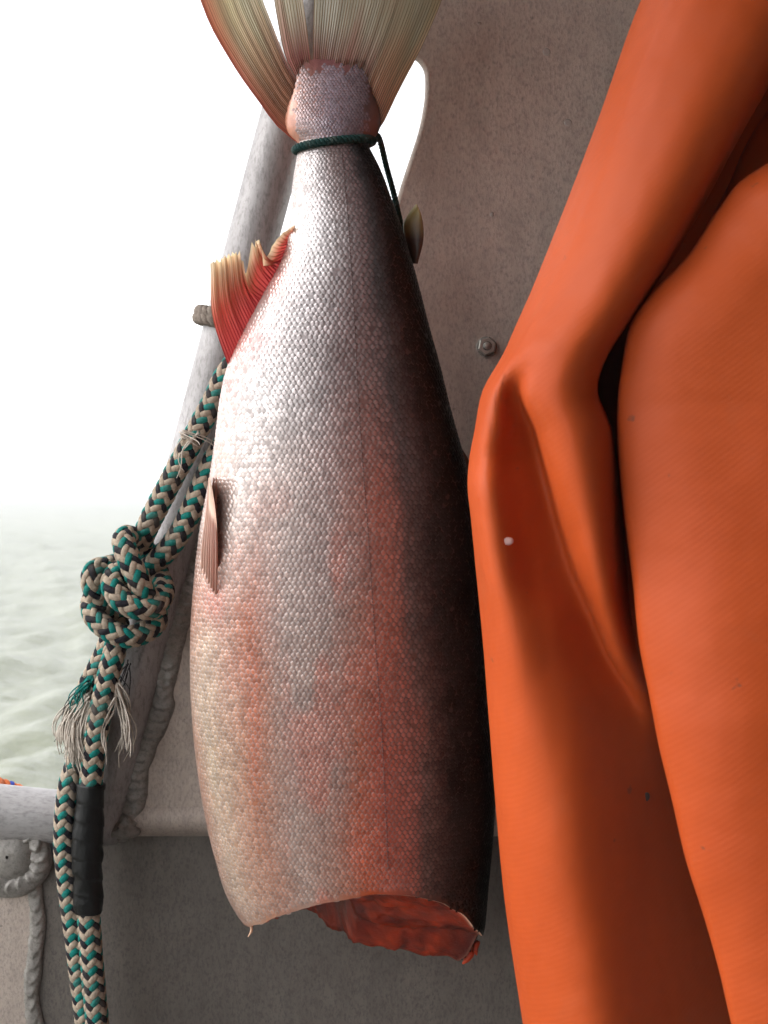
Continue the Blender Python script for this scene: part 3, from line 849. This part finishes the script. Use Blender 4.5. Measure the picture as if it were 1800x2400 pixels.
# scales: one small tilted plate each, laid in rows from the lateral line
LATY = [347, 369, 542, 759, 922, 1085, 1248, 1465, 1682, 1900, 2200]
LATX = [801, 803, 819, 833, 841, 852, 865, 879, 895, 906, 915]
tq = np.array([-.46, -.12, .22, .42, .52])
wq = np.array([.46, .56, .52, .36, .14])
hq = np.array([-.08, .01, .075, .09, .075])
TEMPL = []
for a_, w_, h_ in zip(tq, wq, hq):
    for k, sx in enumerate((-1, -.5, 0, .5, 1)):
        TEMPL.append((sx * w_, a_ - 0.06 * abs(sx) * (a_ > .3), h_ - 0.095 * sx * sx))
TEMPL = np.array(TEMPL); TF = grid_faces(5, 5)
RIM = np.array([[.8, .7, .6, .7, .8], [.8, .35, .1, .35, .8], [.8, .3, .05, .3, .8], [.85, .5, .3, .5, .85], [.9, .9, .9, .9, .9]]).ravel()
sv, sf, sc, nsc = [], [], [], 0
def lay(ptf, ytop, ybot, spacing, lat, th_lo, th_hi, colf, keepf, tailw=None):
    global nsc
    y = ytop; j = 0
    while y < ybot:
        sp = spacing(y)                                   # px
        th = np.linspace(th_lo, th_hi, 700)
        ring_ = ptf(th, np.full(700, y))
        s = np.r_[0, np.cumsum(np.linalg.norm(np.diff(ring_, axis=0), axis=1))]
        lx = (lat(y) - 900) * PX * FISH_D
        fr = (th > 0) & (th < math.pi)
        i0 = np.argmin(np.where(fr, np.abs(ring_[:, 0] - lx), 9))
        sp_m = sp * PX * FISH_D
        u0 = s[i0]
        kk = np.arange(-int(u0 / sp_m) - 1, int((s[-1] - u0) / sp_m) + 2) + 0.5 * (j % 2)
        u = u0 + kk * sp_m; u = u[(u > 0) & (u < s[-1])]
        thu = np.interp(u, s, th)
        yo = np.full(len(thu), y)
        p = ptf(thu, yo)
        e = 1e-3
        dt = ptf(thu + e, yo) - ptf(thu - e, yo)
        du = ptf(thu, yo - 3) - ptf(thu, yo + 3)
        du /= np.linalg.norm(du, axis=1)[:, None]
        nn = np.cross(dt, du); nn /= np.linalg.norm(nn, axis=1)[:, None]
        out = p - np.array((p[:, 0].mean(), 0, 0)); out[:, 2] = 0
        sgn = np.sign((nn * out).sum(1)); nn *= sgn[:, None]
        bb = np.cross(du, nn)
        px0 = p[:, 0] / (PX * FISH_D) + 900
        lowf = np.stack([vnoise(px0 / 46.0, y / 62.0, 50.0 + q_) - 0.5 for q_ in range(3)], -1)
        nn = nn + rng.normal(0, 0.075, nn.shape) * np.where(rng.random((len(nn), 1)) < 0.06, 4.0, 1.0) + 0.22 * lowf; nn /= np.linalg.norm(nn, axis=1)[:, None]
        p = p + bb * rng.normal(0, 0.07, (len(p), 1)) * sp_m + du * rng.normal(0, 0.07, (len(p), 1)) * sp_m
        px = p[:, 0] / (PX * FISH_D) + 900
        keep = keepf(px, yo, thu)
        hf = float(np.interp(y, [347, 700, 1300], [1.0, 1.0, 0.68]))
        for i in np.nonzero(keep)[0]:
            g = sp_m * rng.uniform(0.90, 1.12)
            T = TEMPL
            v = p[i] + bb[i] * (T[:, :1] * g * 1.06) + du[i] * (T[:, 1:2] * g * 1.55) + nn[i] * (T[:, 2:3] * g * 0.95 * hf)
            sv.append(v); sf.append(TF + nsc); nsc += 25
        c = colf(px, yo)
        c = c * rng.uniform(0.70, 1.16, (len(px), 1)) * (0.78 + 0.44 * (0.5 * vnoise(px / 26.0, yo / 34.0, 61.0) + 0.5 * vnoise(px / 70.0 + yo / 200.0, yo / 60.0, 62.0)))[:, None]
        lum = c.mean(1)
        met = np.clip(0.01 + 1.06 * lum, 0.01, 0.66)
        for i in np.nonzero(keep)[0]:
            cc = np.tile(np.r_[c[i], met[i]], (25, 1))
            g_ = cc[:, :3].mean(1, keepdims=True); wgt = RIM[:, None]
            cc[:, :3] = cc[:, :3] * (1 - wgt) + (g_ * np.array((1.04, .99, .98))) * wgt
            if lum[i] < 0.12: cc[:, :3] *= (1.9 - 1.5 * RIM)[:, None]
            cc[:5, :3] *= 0.75                            # pocket shade put into the colour where the scale dips under its neighbour
            sc.append(cc)
        y += sp * 0.80; j += 1
def sp_body(y): return float(np.interp(y, [347, 500, 700, 1100, 1600, 2200], [9.0, 11.0, 13.0, 12.8, 12.2, 11.0]))
def keep_body(px, y, th):
    v = (px - xl(y)) / (xr(y) - xl(y))
    k = y < ycut(th) - 5
    return k & (rng.random(len(px)) > 0.008)
lay(fish_pt, 352, 2290, sp_body, lambda y: float(np.interp(y, LATY, LATX)), -0.9, math.pi + 0.9, fish_col, keep_body)
def pad_col(px, y):
    q = np.clip((px - 660) / 235, 0, 1)[:, None]
    return np.where(q < .5, np.array(srgb(186, 142, 126)) * (1 - q / .5) + np.array(srgb(160, 138, 154)) * q / .5, np.array(srgb(160, 138, 154)) * (1 - (q - .5) * 2) + np.array(srgb(66, 56, 56)) * (q - .5) * 2)
lay(pad_pt, 148, 336, lambda y: 8.0, lambda y: 782.0, 0.35, math.pi - 0.35, pad_col,
    lambda px, y, th: (y > 146 + 52 * vnoise(px / 10.0, 3.0, 8.0) * vnoise(px / 31.0, 5.0, 2.0) + 10 * rng.random(len(px))) & (px > 684 + 26 * vnoise(px / 8.0, y / 8.0, 1.0)) & (px < 872 - 22 * vnoise(px / 8.0, y / 8.0, 5.0)))
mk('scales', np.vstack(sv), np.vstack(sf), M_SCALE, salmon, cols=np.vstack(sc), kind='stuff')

# lateral line: a row of pored scales
mb = MB()
for y in np.arange(372, 1990, 7.2):
    x = np.interp(y, LATY, LATX); x2 = np.interp(y + 4.6, LATY, LATX)
    def onskin(x_, y_):
        c = (x_ - (xl(y_) + xr(y_)) / 2) / ((xr(y_) - xl(y_)) / 2)
        th = math.acos(max(-1, min(1, np.sign(c) * abs(c) ** (1 / .94))))
        p = fish_pt(th, y_); p = p + np.array((0, -0.00040, 0)); return p
    v, f = tube([onskin(x, y), onskin(x2, y + 4.6)], 0.00024, 6)
    mb.add(v, f, srgb(92, 70, 68))
mb.build('lateral_line', M_SKIN, salmon, kind='stuff')

# fins
def fin(name, rays, parent, ray_r, colm, colr_, nseg=18, depth_wave=0.0, mem_skip=()):
    """rays: list of (list of (px,py,d)) base to tip; colm/colr_(u, t) give membrane and ray colour."""
    n = len(rays)
    pts = []
    for r in rays:
        p, _ = catmull([P(*q) for q in r], nseg); pts.append(p)
    pts = np.array(pts)
    V = []; C = []; F = []
    sub = 3
    for i in range(n):
        V.append(pts[i] + np.array((0, depth_wave * math.sin(i * 1.7), 0))); C.append([colm(i / (n - 1), t) for t in np.linspace(0, 1, nseg)])
    V = np.array(V); C = np.array(C)
    for i in range(n - 1):
        if i in mem_skip: continue
        for j in range(nseg - 1):
            a_ = i * nseg + j
            F.append((a_, a_ + 1, a_ + nseg + 1, a_ + nseg))
    root_ = mk(name, V.reshape(-1, 3), F, M_FIN, parent, cols=C.reshape(-1, 3))
    mb = MB()
    for i in range(n):
        tt_ = np.linspace(0, 1, nseg)
        rr_ = ray_r * (1 - 0.72 * tt_) * (0.8 + 0.4 * random.random())
        p = V[i] + np.array((0, -ray_r * 0.3, 0))
        v, f = tube(p, rr_, 6, False)
        cc = np.repeat(np.array([colr_(i / (n - 1), t) for t in tt_]), 6, 0)
        mb.add(v, f, cc)
    mb.build('fin_rays', M_RAY, root_, kind='stuff')
    return root_

def lerp(a, b, t): return tuple(x * (1 - t) + y * t for x, y in zip(a, b))
# tail fin, split in three by tears
rays = []; skip = []
def tail_group(first, last, n, seed):
    """rays between two bounding curves given base to frame top, then run on past it."""
    A_, _ = catmull(np.array(first, float), 7); B_, _ = catmull(np.array(last, float), 7)
    for i in range(n):
        q = i / (n - 1)
        c = A_ * (1 - q) + B_ * q
        wob = 5.0 * (float(vnoise(q * n * 0.45, seed)) - 0.5)
        ends = 0 if i in (0, n - 1) else 1
        pts_ = []
        for k, (x, y) in enumerate(c):
            dw = (0.0024 * math.sin(x * 0.024 + seed) + 0.0012 * math.sin(x * 0.061)) * k / 6
            pts_.append((x + ends * wob * k / 6, y, 0.7995 + dw))
        dx, dy = c[-1] - c[-2]
        f_ = (150 + 60 * math.sin(q * 3)) / max(20, -dy)
        pts_.append((c[-1][0] + dx * f_ * 0.9, c[-1][1] + dy * f_, pts_[-1][2]))
        rays.append(pts_)
    skip.append(len(rays) - 1)
tail_group([(703, 338), (664, 311), (611, 243), (559, 171), (520, 107), (488, 48), (470, 0)], [(702, 205), (685, 172), (667, 135), (645, 78), (615, 0)], 30, 1)
tail_group([(704, 205), (690, 175), (670, 135), (655, 70), (643, 0)], [(732, 190), (728, 150), (720, 80), (709, 0)], 12, 2)
tail_group([(735, 190), (734, 150), (735, 80), (737, 0)], [(862, 338), (887, 310), (906, 270), (937, 207), (973, 139), (997, 92), (1035, 0)], 46, 3)
def tcm(u, t):
    olive = srgb(230, 214, 172); grey = srgb(216, 206, 186); red = srgb(220, 120, 92); dk = srgb(150, 134, 104)
    c = lerp(red, olive, min(1, u / 0.14)) if u < 0.14 else (lerp(olive, grey, (u - .14) / .36) if u < .5 else lerp(grey, dk, (u - .5) * 2))
    streak = float(vnoise(u * 22, 7.0)); fine_ = float(vnoise(u * 75, t * 2.2, 2))
    base = lerp(srgb(146, 62, 74), srgb(176, 98, 92), streak) if 0.3 < u < 0.82 else srgb(176, 112, 84)
    k = max(0, 1 - max(0, t - .16) / (0.22 + 0.5 * streak ** 2))
    c = lerp(c, base, k * 0.95)
    return tuple(x * (0.74 + 0.34 * fine_) * (0.76 + 0.46 * streak) for x in c)
def tcr(u, t):
    c = lerp(srgb(150, 96, 74), srgb(196, 178, 134), min(1, t * 1.3))
    if u < .10: c = lerp(srgb(200, 86, 64), c, u / .10)
    if u > .5: c = lerp(c, srgb(92, 78, 56), (u - .5) * 1.7)
    return tuple(x * (0.66 + 0.5 * float(vnoise(u * 90, 4.0))) for x in c)
fin('tail_fin', rays, salmon, 0.00034, tcm, tcr, 18, 0.0003, skip)

# anal fin with ragged tips
B0, B1 = np.array((690, 530.)), np.array((532, 868.))
tips = [(691, 527), (676, 537), (662, 545), (648, 562), (637, 577), (627, 600), (617, 623), (612, 580), (607, 561), (599, 562), (590, 567), (584, 604), (577, 640), (570, 612), (562, 588), (553, 590), (545, 591), (536, 594), (527, 598), (518, 603), (508, 606), (500, 611), (493, 616)]
_tp = []
for i in range(len(tips) - 1):
    a_, b_ = np.array(tips[i], float), np.array(tips[i + 1], float)
    _tp += [a_, (a_ + b_) / 2 + np.array((random.gauss(0, 1.5), random.uniform(2, 15) if i > 6 else 0))]
tips = _tp + [np.array(tips[-1], float)]
rays = []
for i, tp_ in enumerate(tips):
    q = i / (len(tips) - 1)
    b_ = B0 + (B1 - B0) * (q ** 1.15)
    b_ = b_ + np.array((8, 0))
    mid = (b_ + np.array(tp_)) / 2 + np.array((-16 * q, 6))
    d0, d1 = 0.796, 0.79 - 0.004 * math.sin(i * 1.1)
    if i == len(tips) - 1: mid = np.array((499, 742))
    rays.append([(*b_, d0), (*mid, (d0 + d1) / 2), (*tp_, d1)])
def acm(u, t):
    c = lerp(srgb(214, 84, 84), srgb(206, 84, 66), min(1, t * 1.6))
    if t > .5: c = lerp(c, srgb(240, 218, 180), (t - .5) / .5)
    return tuple(x * (0.8 + 0.4 * float(vnoise(u * 25, t * 5, 1))) for x in c)
def acr(u, t):
    c = lerp(srgb(204, 60, 64), srgb(214, 160, 100), max(0, min(1, (t - .25) * 1.8)))
    if t > .75: c = lerp(c, srgb(244, 230, 200), (t - .75) / .25)
    return tuple(x * (0.85 + 0.25 * float(vnoise(u * 70, 3.0))) for x in c)
fin('anal_fin', rays, salmon, 0.00046, acm, acr, 14, 0.0004)

def leaf(name, edge, dL, dR, thick, parent, colf, mat, bury=0.0):
    """a fleshy fin: rows of (y, xleft, xright); closed lens-shaped section."""
    rows_, _ = catmull(np.array(edge, float), 30)
    V = []; C = []
    ns = 20
    for i, (y, x0, x1) in enumerate(rows_):
        k = i / 29
        for j in range(ns):
            a_ = 2 * math.pi * j / ns
            q = 0.5 - 0.5 * math.cos(a_)
            px = x0 + (x1 - x0) * q
            d = dL + (dR - dL) * q - math.sin(a_) * thick * (0.25 + 0.75 * k) + bury * k ** 5
            V.append(P(px, y, d)); C.append(colf(q, k))
    return mk(name, V, grid_faces(ns, 30, True), mat, parent, cols=C)
# adipose fin
leaf('adipose_fin', [(479, 974, 977), (500, 958, 986), (522, 946, 991), (545, 946, 993), (570, 952, 991), (595, 958, 985), (618, 962, 979)], .81, .806, .0028, salmon,
     lambda q, k: lerp(srgb(186, 166, 104), srgb(92, 70, 56), min(1, max(0, (k - .12) * 2))), M_RAY)
# folded dorsal fin lying along the back
leaf('dorsal_fin', [(1052, 1080, 1083), (1075, 1082, 1097), (1110, 1090, 1110), (1160, 1102, 1122), (1230, 1112, 1130), (1320, 1122, 1136)], .806, .806, .002, salmon,
     lambda q, k: lerp(srgb(88, 70, 52), srgb(40, 36, 34), min(1, k * 2)), M_RAY)
# folded pelvic fins
pf = leaf('pelvic_fin', [(1118, 490, 492), (1160, 487, 500), (1215, 480, 507), (1280, 472, 510), (1340, 466, 512), (1385, 466, 515), (1428, 472, 520)], .789, .770, .0020, salmon,
     lambda q, k: lerp(lerp(srgb(226, 206, 186), srgb(206, 160, 136), q), srgb(206, 88, 72), max(0, min(1, (k - .5) * 2.4)) * (0.35 + 0.65 * q)), M_SKIN, 0.034)
mb = MB()
for i in range(7):
    q = i / 6
    p, _ = catmull([P(476 + 30 * q, 1418, .806 - .016 * q), P(474 + 32 * q, 1385, .789 - .015 * q), P(475 + 32 * q, 1290, .784 - .014 * q), P(486 + 19 * q, 1190, .786 - .012 * q), P(490 + 17 * q * (1 + (i % 2) * .3), 1120 + 10 * (i % 3), .788 - .010 * q)], 20)
    v, f = tube(p, 0.0002 + 0.0007 * np.sin(np.linspace(0.25, 2.9, 20)), 6)
    mb.add(v, f, lerp(srgb(214, 180, 164), srgb(176, 120, 104), (q if i % 2 else q * .5)))
mb.build('fin_rays', M_RAY, pf, kind='stuff')

# ------------------------------------------------------------------ green cord round the tail
cord = empty('green_cord', P(780, 345, .80), 'thin dark green cord tied round the wrist of the fish tail', 'cord')
cl = []
for k in range(33):
    a_ = 2 * math.pi * k / 32
    cxp, cyp = 783, 341
    px = cxp + 91 * math.cos(a_); py2 = cyp - 10.5 * math.cos(a_) + 3 * math.sin(a_)
    cl.append(P(px, py2, .80) + np.array((0, -0.0142 * math.sin(a_), 0)))
twisted('loop', cl, 0.0024, 3, 0.0075, M_GREEN, cord, samples=240)
ln = Q((872, 331, .80), (884, 318, .806), (893, 338, .812), (906, 392, .82), (922, 450, .824), (938, 520, .828), (950, 570, .832), (930, 640, .85), (880, 700, .875), (820, 740, .905), (745, 760, .915), (640, 745, .906), (600, 700, .902), (590, 640, .893))
twisted('line', ln, 0.0018, 3, 0.007, M_GREEN, cord, samples=300)

# ------------------------------------------------------------------ orange rain jacket
jacket = empty('rain_jacket', P(1500, 2400, .68), 'orange rubber rain jacket hanging in the foreground right of the fish', 'jacket')
# each row: y, then section points (px, d), from the back-left edge round the front to the back-right edge
SL = [
 (-500, [(1790, .81), (1735, .71), (1790, .668), (1880, .646), (1990, .637), (2080, .637), (2140, .65), (2150, .70), (2110, .81)]),
 (-200, [(1660, .81), (1600, .71), (1655, .668), (1745, .646), (1850, .637), (1950, .637), (2010, .65), (2022, .70), (1980, .81)]),
 (0,    [(1565, .81), (1508, .71), (1560, .668), (1645, .646), (1745, .637), (1840, .637), (1900, .65), (1912, .70), (1880, .81)]),
 (300,  [(1450, .81), (1400, .71), (1445, .668), (1525, .646), (1600, .637), (1675, .637), (1728, .65), (1738, .70), (1705, .81)]),
 (600,  [(1330, .81), (1284, .71), (1325, .668), (1395, .646), (1455, .637), (1512, .637), (1560, .650), (1574, .69), (1550, .81)]),
 (700,  [(1290, .788), (1243, .71), (1280, .668), (1338, .648), (1392, .638), (1448, .637), (1494, .648), (1507, .68), (1490, .81)]),
 (760,  [(1262, .787), (1216, .71), (1246, .669), (1294, .649), (1345, .639), (1402, .636), (1450, .646), (1466, .675), (1452, .81)]),
 (835,  [(1228, .785), (1183, .71), (1206, .670), (1240, .650), (1290, .640), (1350, .636), (1402, .645), (1418, .67), (1408, .81)]),
 (911,  [(1188, .785), (1139, .71), (1166, .668), (1220, .668), (1243, .648), (1310, .636), (1376, .644), (1395, .67), (1386, .81)]),
 (1009, [(1165, .785), (1118, .71), (1147, .664), (1252, .680), (1271, .650), (1335, .634), (1403, .642), (1430, .675), (1418, .81)]),
 (1079, [(1155, .785), (1105, .71), (1137, .667), (1269, .684), (1289, .651), (1352, .634), (1413, .643), (1440, .68), (1430, .81)]),
 (1135, [(1150, .785), (1101, .708), (1136, .659), (1283, .683), (1304, .652), (1364, .635), (1420, .645), (1446, .685), (1438, .81)]),
 (1215, [(1155, .785), (1109, .705), (1146, .657), (1302, .682), (1325, .654), (1380, .637), (1428, .648), (1452, .69), (1445, .81)]),
 (1350, [(1168, .785), (1122, .705), (1165, .656), (1342, .680), (1366, .657), (1408, .641), (1444, .654), (1465, .695), (1460, .81)]),
 (1450, [(1178, .785), (1132, .705), (1184, .656), (1284, .662), (1382, .679), (1406, .661), (1434, .650), (1460, .662), (1474, .70), (1470, .81)]),
 (1550, [(1185, .785), (1141, .705), (1198, .658), (1300, .659), (1422, .680), (1447, .667), (1468, .661), (1488, .673), (1500, .71), (1500, .81)]),
 (1620, [(1191, .785), (1146, .705), (1205, .660), (1312, .656), (1462, .680), (1488, .674), (1506, .672), (1520, .684), (1530, .72), (1530, .81)]),
 (1720, [(1198, .785), (1154, .705), (1214, .662), (1325, .654), (1484, .678), (1532, .687), (1560, .697), (1578, .710), (1590, .73), (1590, .81)]),
 (1850, [(1208, .785), (1164, .705), (1225, .664), (1340, .652), (1492, .676), (1570, .697), (1602, .710), (1624, .722), (1640, .74), (1640, .81)]),
 (2100, [(1232, .785), (1187, .705), (1250, .666), (1370, .651), (1528, .675), (1630, .700), (1668, .714), (1692, .726), (1705, .745), (1705, .81)]),
 (2400, [(1275, .785), (1231, .705), (1296, .667), (1420, .650), (1588, .675), (1704, .702), (1746, .717), (1772, .730), (1785, .75), (1785, .81)]),
 (2700, [(1320, .785), (1275, .705), (1342, .667), (1468, .650), (1640, .676), (1766, .704), (1810, .719), (1838, .732), (1850, .75), (1850, .81)]),
]
for _y, _r in SL:                                  # upper rows: one more section point half way over the left face
    if len(_r) == 9:
        _r.insert(3, ((_r[2][0] + _r[3][0]) / 2, (_r[2][1] + _r[3][1]) / 2 - (0.003 if _y < 850 else -0.002)))
NR, NC = 150, 72
ys = np.array([r[0] for r in SL], float)
ctrl = np.array([[(p[0], p[1] * 1000) for p in r[1]] for r in SL])      # rows, 9, 2
yg = np.linspace(ys[0], ys[-1], NR)
V = []
sec = np.zeros((NR, ctrl.shape[1], 2))
for k in range(ctrl.shape[1]):
    for q in range(2):
        sec[:, k, q] = smooth_interp(yg, ys, ctrl[:, k, q])
for i in range(NR):
    c = sec[i].copy(); c[:, 1] *= 2.0
    p, _ = catmull(c, NC); p[:, 1] /= 2.0
    for px, dmm in p:
        V.append(P(px, yg[i], dmm / 1000))
V = np.array(V)
slv = mk('sleeve', V, grid_faces(NC, NR), M_JACKET, jacket)
sm = slv.modifiers.new('thickness', 'SOLIDIFY'); sm.thickness = 0.0012; sm.offset = -1

EDGE = [(100, 2300), (200, 2120), (300, 1930), (386, 1800), (420, 1745), (487, 1690), (608, 1608), (685, 1532), (740, 1490), (853, 1461), (944, 1450), (1039, 1450), (1125, 1457), (1283, 1475), (1350, 1484), (1524, 1503), (1623, 1523), (1748, 1547), (1872, 1577), (2021, 1612), (2146, 1652), (2270, 1687), (2400, 1717), (2700, 1800)]
def sheet(name, edge, d_edge, d_of, width, parent, y0, y1, nr=150, nc=46, roll=0.010, deep=lambda y: 0.0):
    yg = np.linspace(y0, y1, nr)
    ex = smooth_interp(yg, *zip(*edge))
    V = []
    for i in range(nr):
        # folded-back hem, then the visible face
        dp = deep(yg[i])
        for (dx, dd) in ((60, roll * 1.5 + dp), (44, roll * 1.25 + dp * 0.5), (8, roll * 0.9), (0.0, roll * 0.4)):
            V.append(P(ex[i] + dx, yg[i], d_edge(yg[i]) + dd))
        for q in np.linspace(0.01, 1, nc):
            px = ex[i] + 4 + width * q ** 1.25
            V.append(P(px, yg[i], d_edge(yg[i]) + d_of(q, yg[i])))
    o = mk(name, V, grid_faces(nc + 4, nr), M_JACKET, parent)
    s_ = o.modifiers.new('thickness', 'SOLIDIFY'); s_.thickness = 0.0012; s_.offset = 0
    return o
def d_edge(y): return float(np.interp(y, [100, 600, 950, 1300, 1700, 2400], [.640, .650, .655, .645, .625, .605]))
def d_of(q, y):
    return -0.014 * math.sin(min(1, q * 3.0) * math.pi / 2) - 0.030 * q + 0.004 * q * math.sin(y * 0.0035 + q * 3) + 0.0012 * math.sin(q * 9 + y * 0.005)
sheet('front_panel', EDGE, d_edge, d_of, 900, jacket, 100, 2700, deep=lambda y: float(np.interp(y, [640, 720, 1420, 1540], [0, 0.14, 0.14, 0])))
FL = [(-300, 2300), (0, 2040), (100, 1955), (178, 1880), (260, 1802), (352, 1745), (430, 1712), (520, 1664), (640, 1590), (720, 1540), (800, 1520)]
sheet('collar_flap', FL, lambda y: .705, lambda q, y: -0.012 * math.sin(min(1, q * 3) * math.pi / 2) + 0.004 * math.sin(y * .01), 700, jacket, -300, 800, 70, 30, 0.006)
# back of the jacket seen only in the deep fold
V = [P(x, y, .80 + 0.004 * math.sin(x * .01 + y * .004)) for y in np.linspace(-300, 2700, 40) for x in np.linspace(1420, 2700, 30) + np.interp(y, [-300, 900, 2700], [300, -90, 200])]
o = mk('back_panel', V, grid_faces(30, 40), M_JACKET, jacket)
s_ = o.modifiers.new('thickness', 'SOLIDIFY'); s_.thickness = 0.0012

# ------------------------------------------------------------------ small bits
def flake(name, px, py, d, rx, rz, mat, label, cat, group=None, h=0.00015, seed=0, tilt=0.0):
    ns = 18; c = P(px, py, d); v = []
    rg = [(1.0, 0), (0.85, h), (0.5, h * 1.25), (0.0, h * 1.3)]
    for q, hh in rg:
        for j in range(ns):
            a_ = 2 * math.pi * j / ns
            k = 1 + 0.25 * (float(vnoise(math.cos(a_) * 1.6 + seed, math.sin(a_) * 1.6)) - 0.5)
            v.append(c + np.array((q * k * rx * math.cos(a_) + 1e-6, -hh - tilt * q * math.cos(a_) * rx, q * k * rz * math.sin(a_))))
    o = mk(name, v, grid_faces(ns, 4, True), mat)
    return tag(o, label, cat, group)
flake('stray_scale', 1281, 122, D_PL - .0002, .0026, .0026, M_DRY, 'dried round fish scale stuck high on the bulkhead, the upper of two', 'fish scale', 'scales stuck on the bulkhead', seed=1)
flake('stray_scale', 1331, 287, D_PL - .0002, .0026, .0024, M_DRY, 'dried round fish scale stuck on the bulkhead close to the sleeve, the lower of two', 'fish scale', 'scales stuck on the bulkhead', seed=2)
flake('stray_scale', 1123, 55, D_PL - .0002, .0013, .0010, M_DRY, 'tiny pale fish scale chip on the bulkhead nearest the tail fin', 'fish scale', 'scales stuck on the bulkhead', seed=3)
flake('stray_scale', 1153, 503, D_PL - .0002, .0013, .0017, M_DRY, 'tiny pale fish scale chip on the bulkhead above the nut', 'fish scale', 'scales stuck on the bulkhead', seed=4)

deps = bpy.context.evaluated_depsgraph_get()
bpy.context.view_layer.update()
def on_surface(px, py, obj):
    o0 = Vector(cam.location); dr = (Vector(P(px, py, 1.0)) - o0).normalized()
    hit, loc, nr, idx = obj.ray_cast(obj.matrix_world.inverted() @ o0, dr)
    return loc if hit else None
for nm, px, py, rx, rz, mt, lb, ct in (('fish_scrap', 1190, 1269, .0030, .0020, M_SCRAP, 'pale pink fish scrap stuck on the orange sleeve', 'fish scrap'),
                               ('dark_speck', 1515, 1868, .0018, .0022, M_SPECK, 'small dark speck of dirt on the lower orange sleeve', 'speck')):
    h_ = on_surface(px, py, slv)
    d = (h_.y + FISH_D) if h_ is not None else 0.66
    flake(nm, px, py, d - .0003, rx, rz, mt, lb, ct, h=(0.0012 if nm == 'fish_scrap' else 0.0002), seed=6)

# ------------------------------------------------------------------ fog over the water
hz, nt, n, l, b = new_mat('sea_fog')
n.remove(b)
pvn = n.new('ShaderNodeVolumePrincipled')
pvn.inputs['Color'].default_value = (0.97, 0.975, 0.98, 1)
pvn.inputs['Density'].default_value = 0.0056
pvn.inputs['Anisotropy'].default_value = 0.0
l.new(pvn.outputs[0], n['Material Output'].inputs['Volume'])
haze = boxm('haze', (-6500, -6500, -1.4), (6500, 6500, 3.2), hz, None)
haze['kind'] = 'stuff'
haze['label'] = 'white sea fog hiding the horizon'
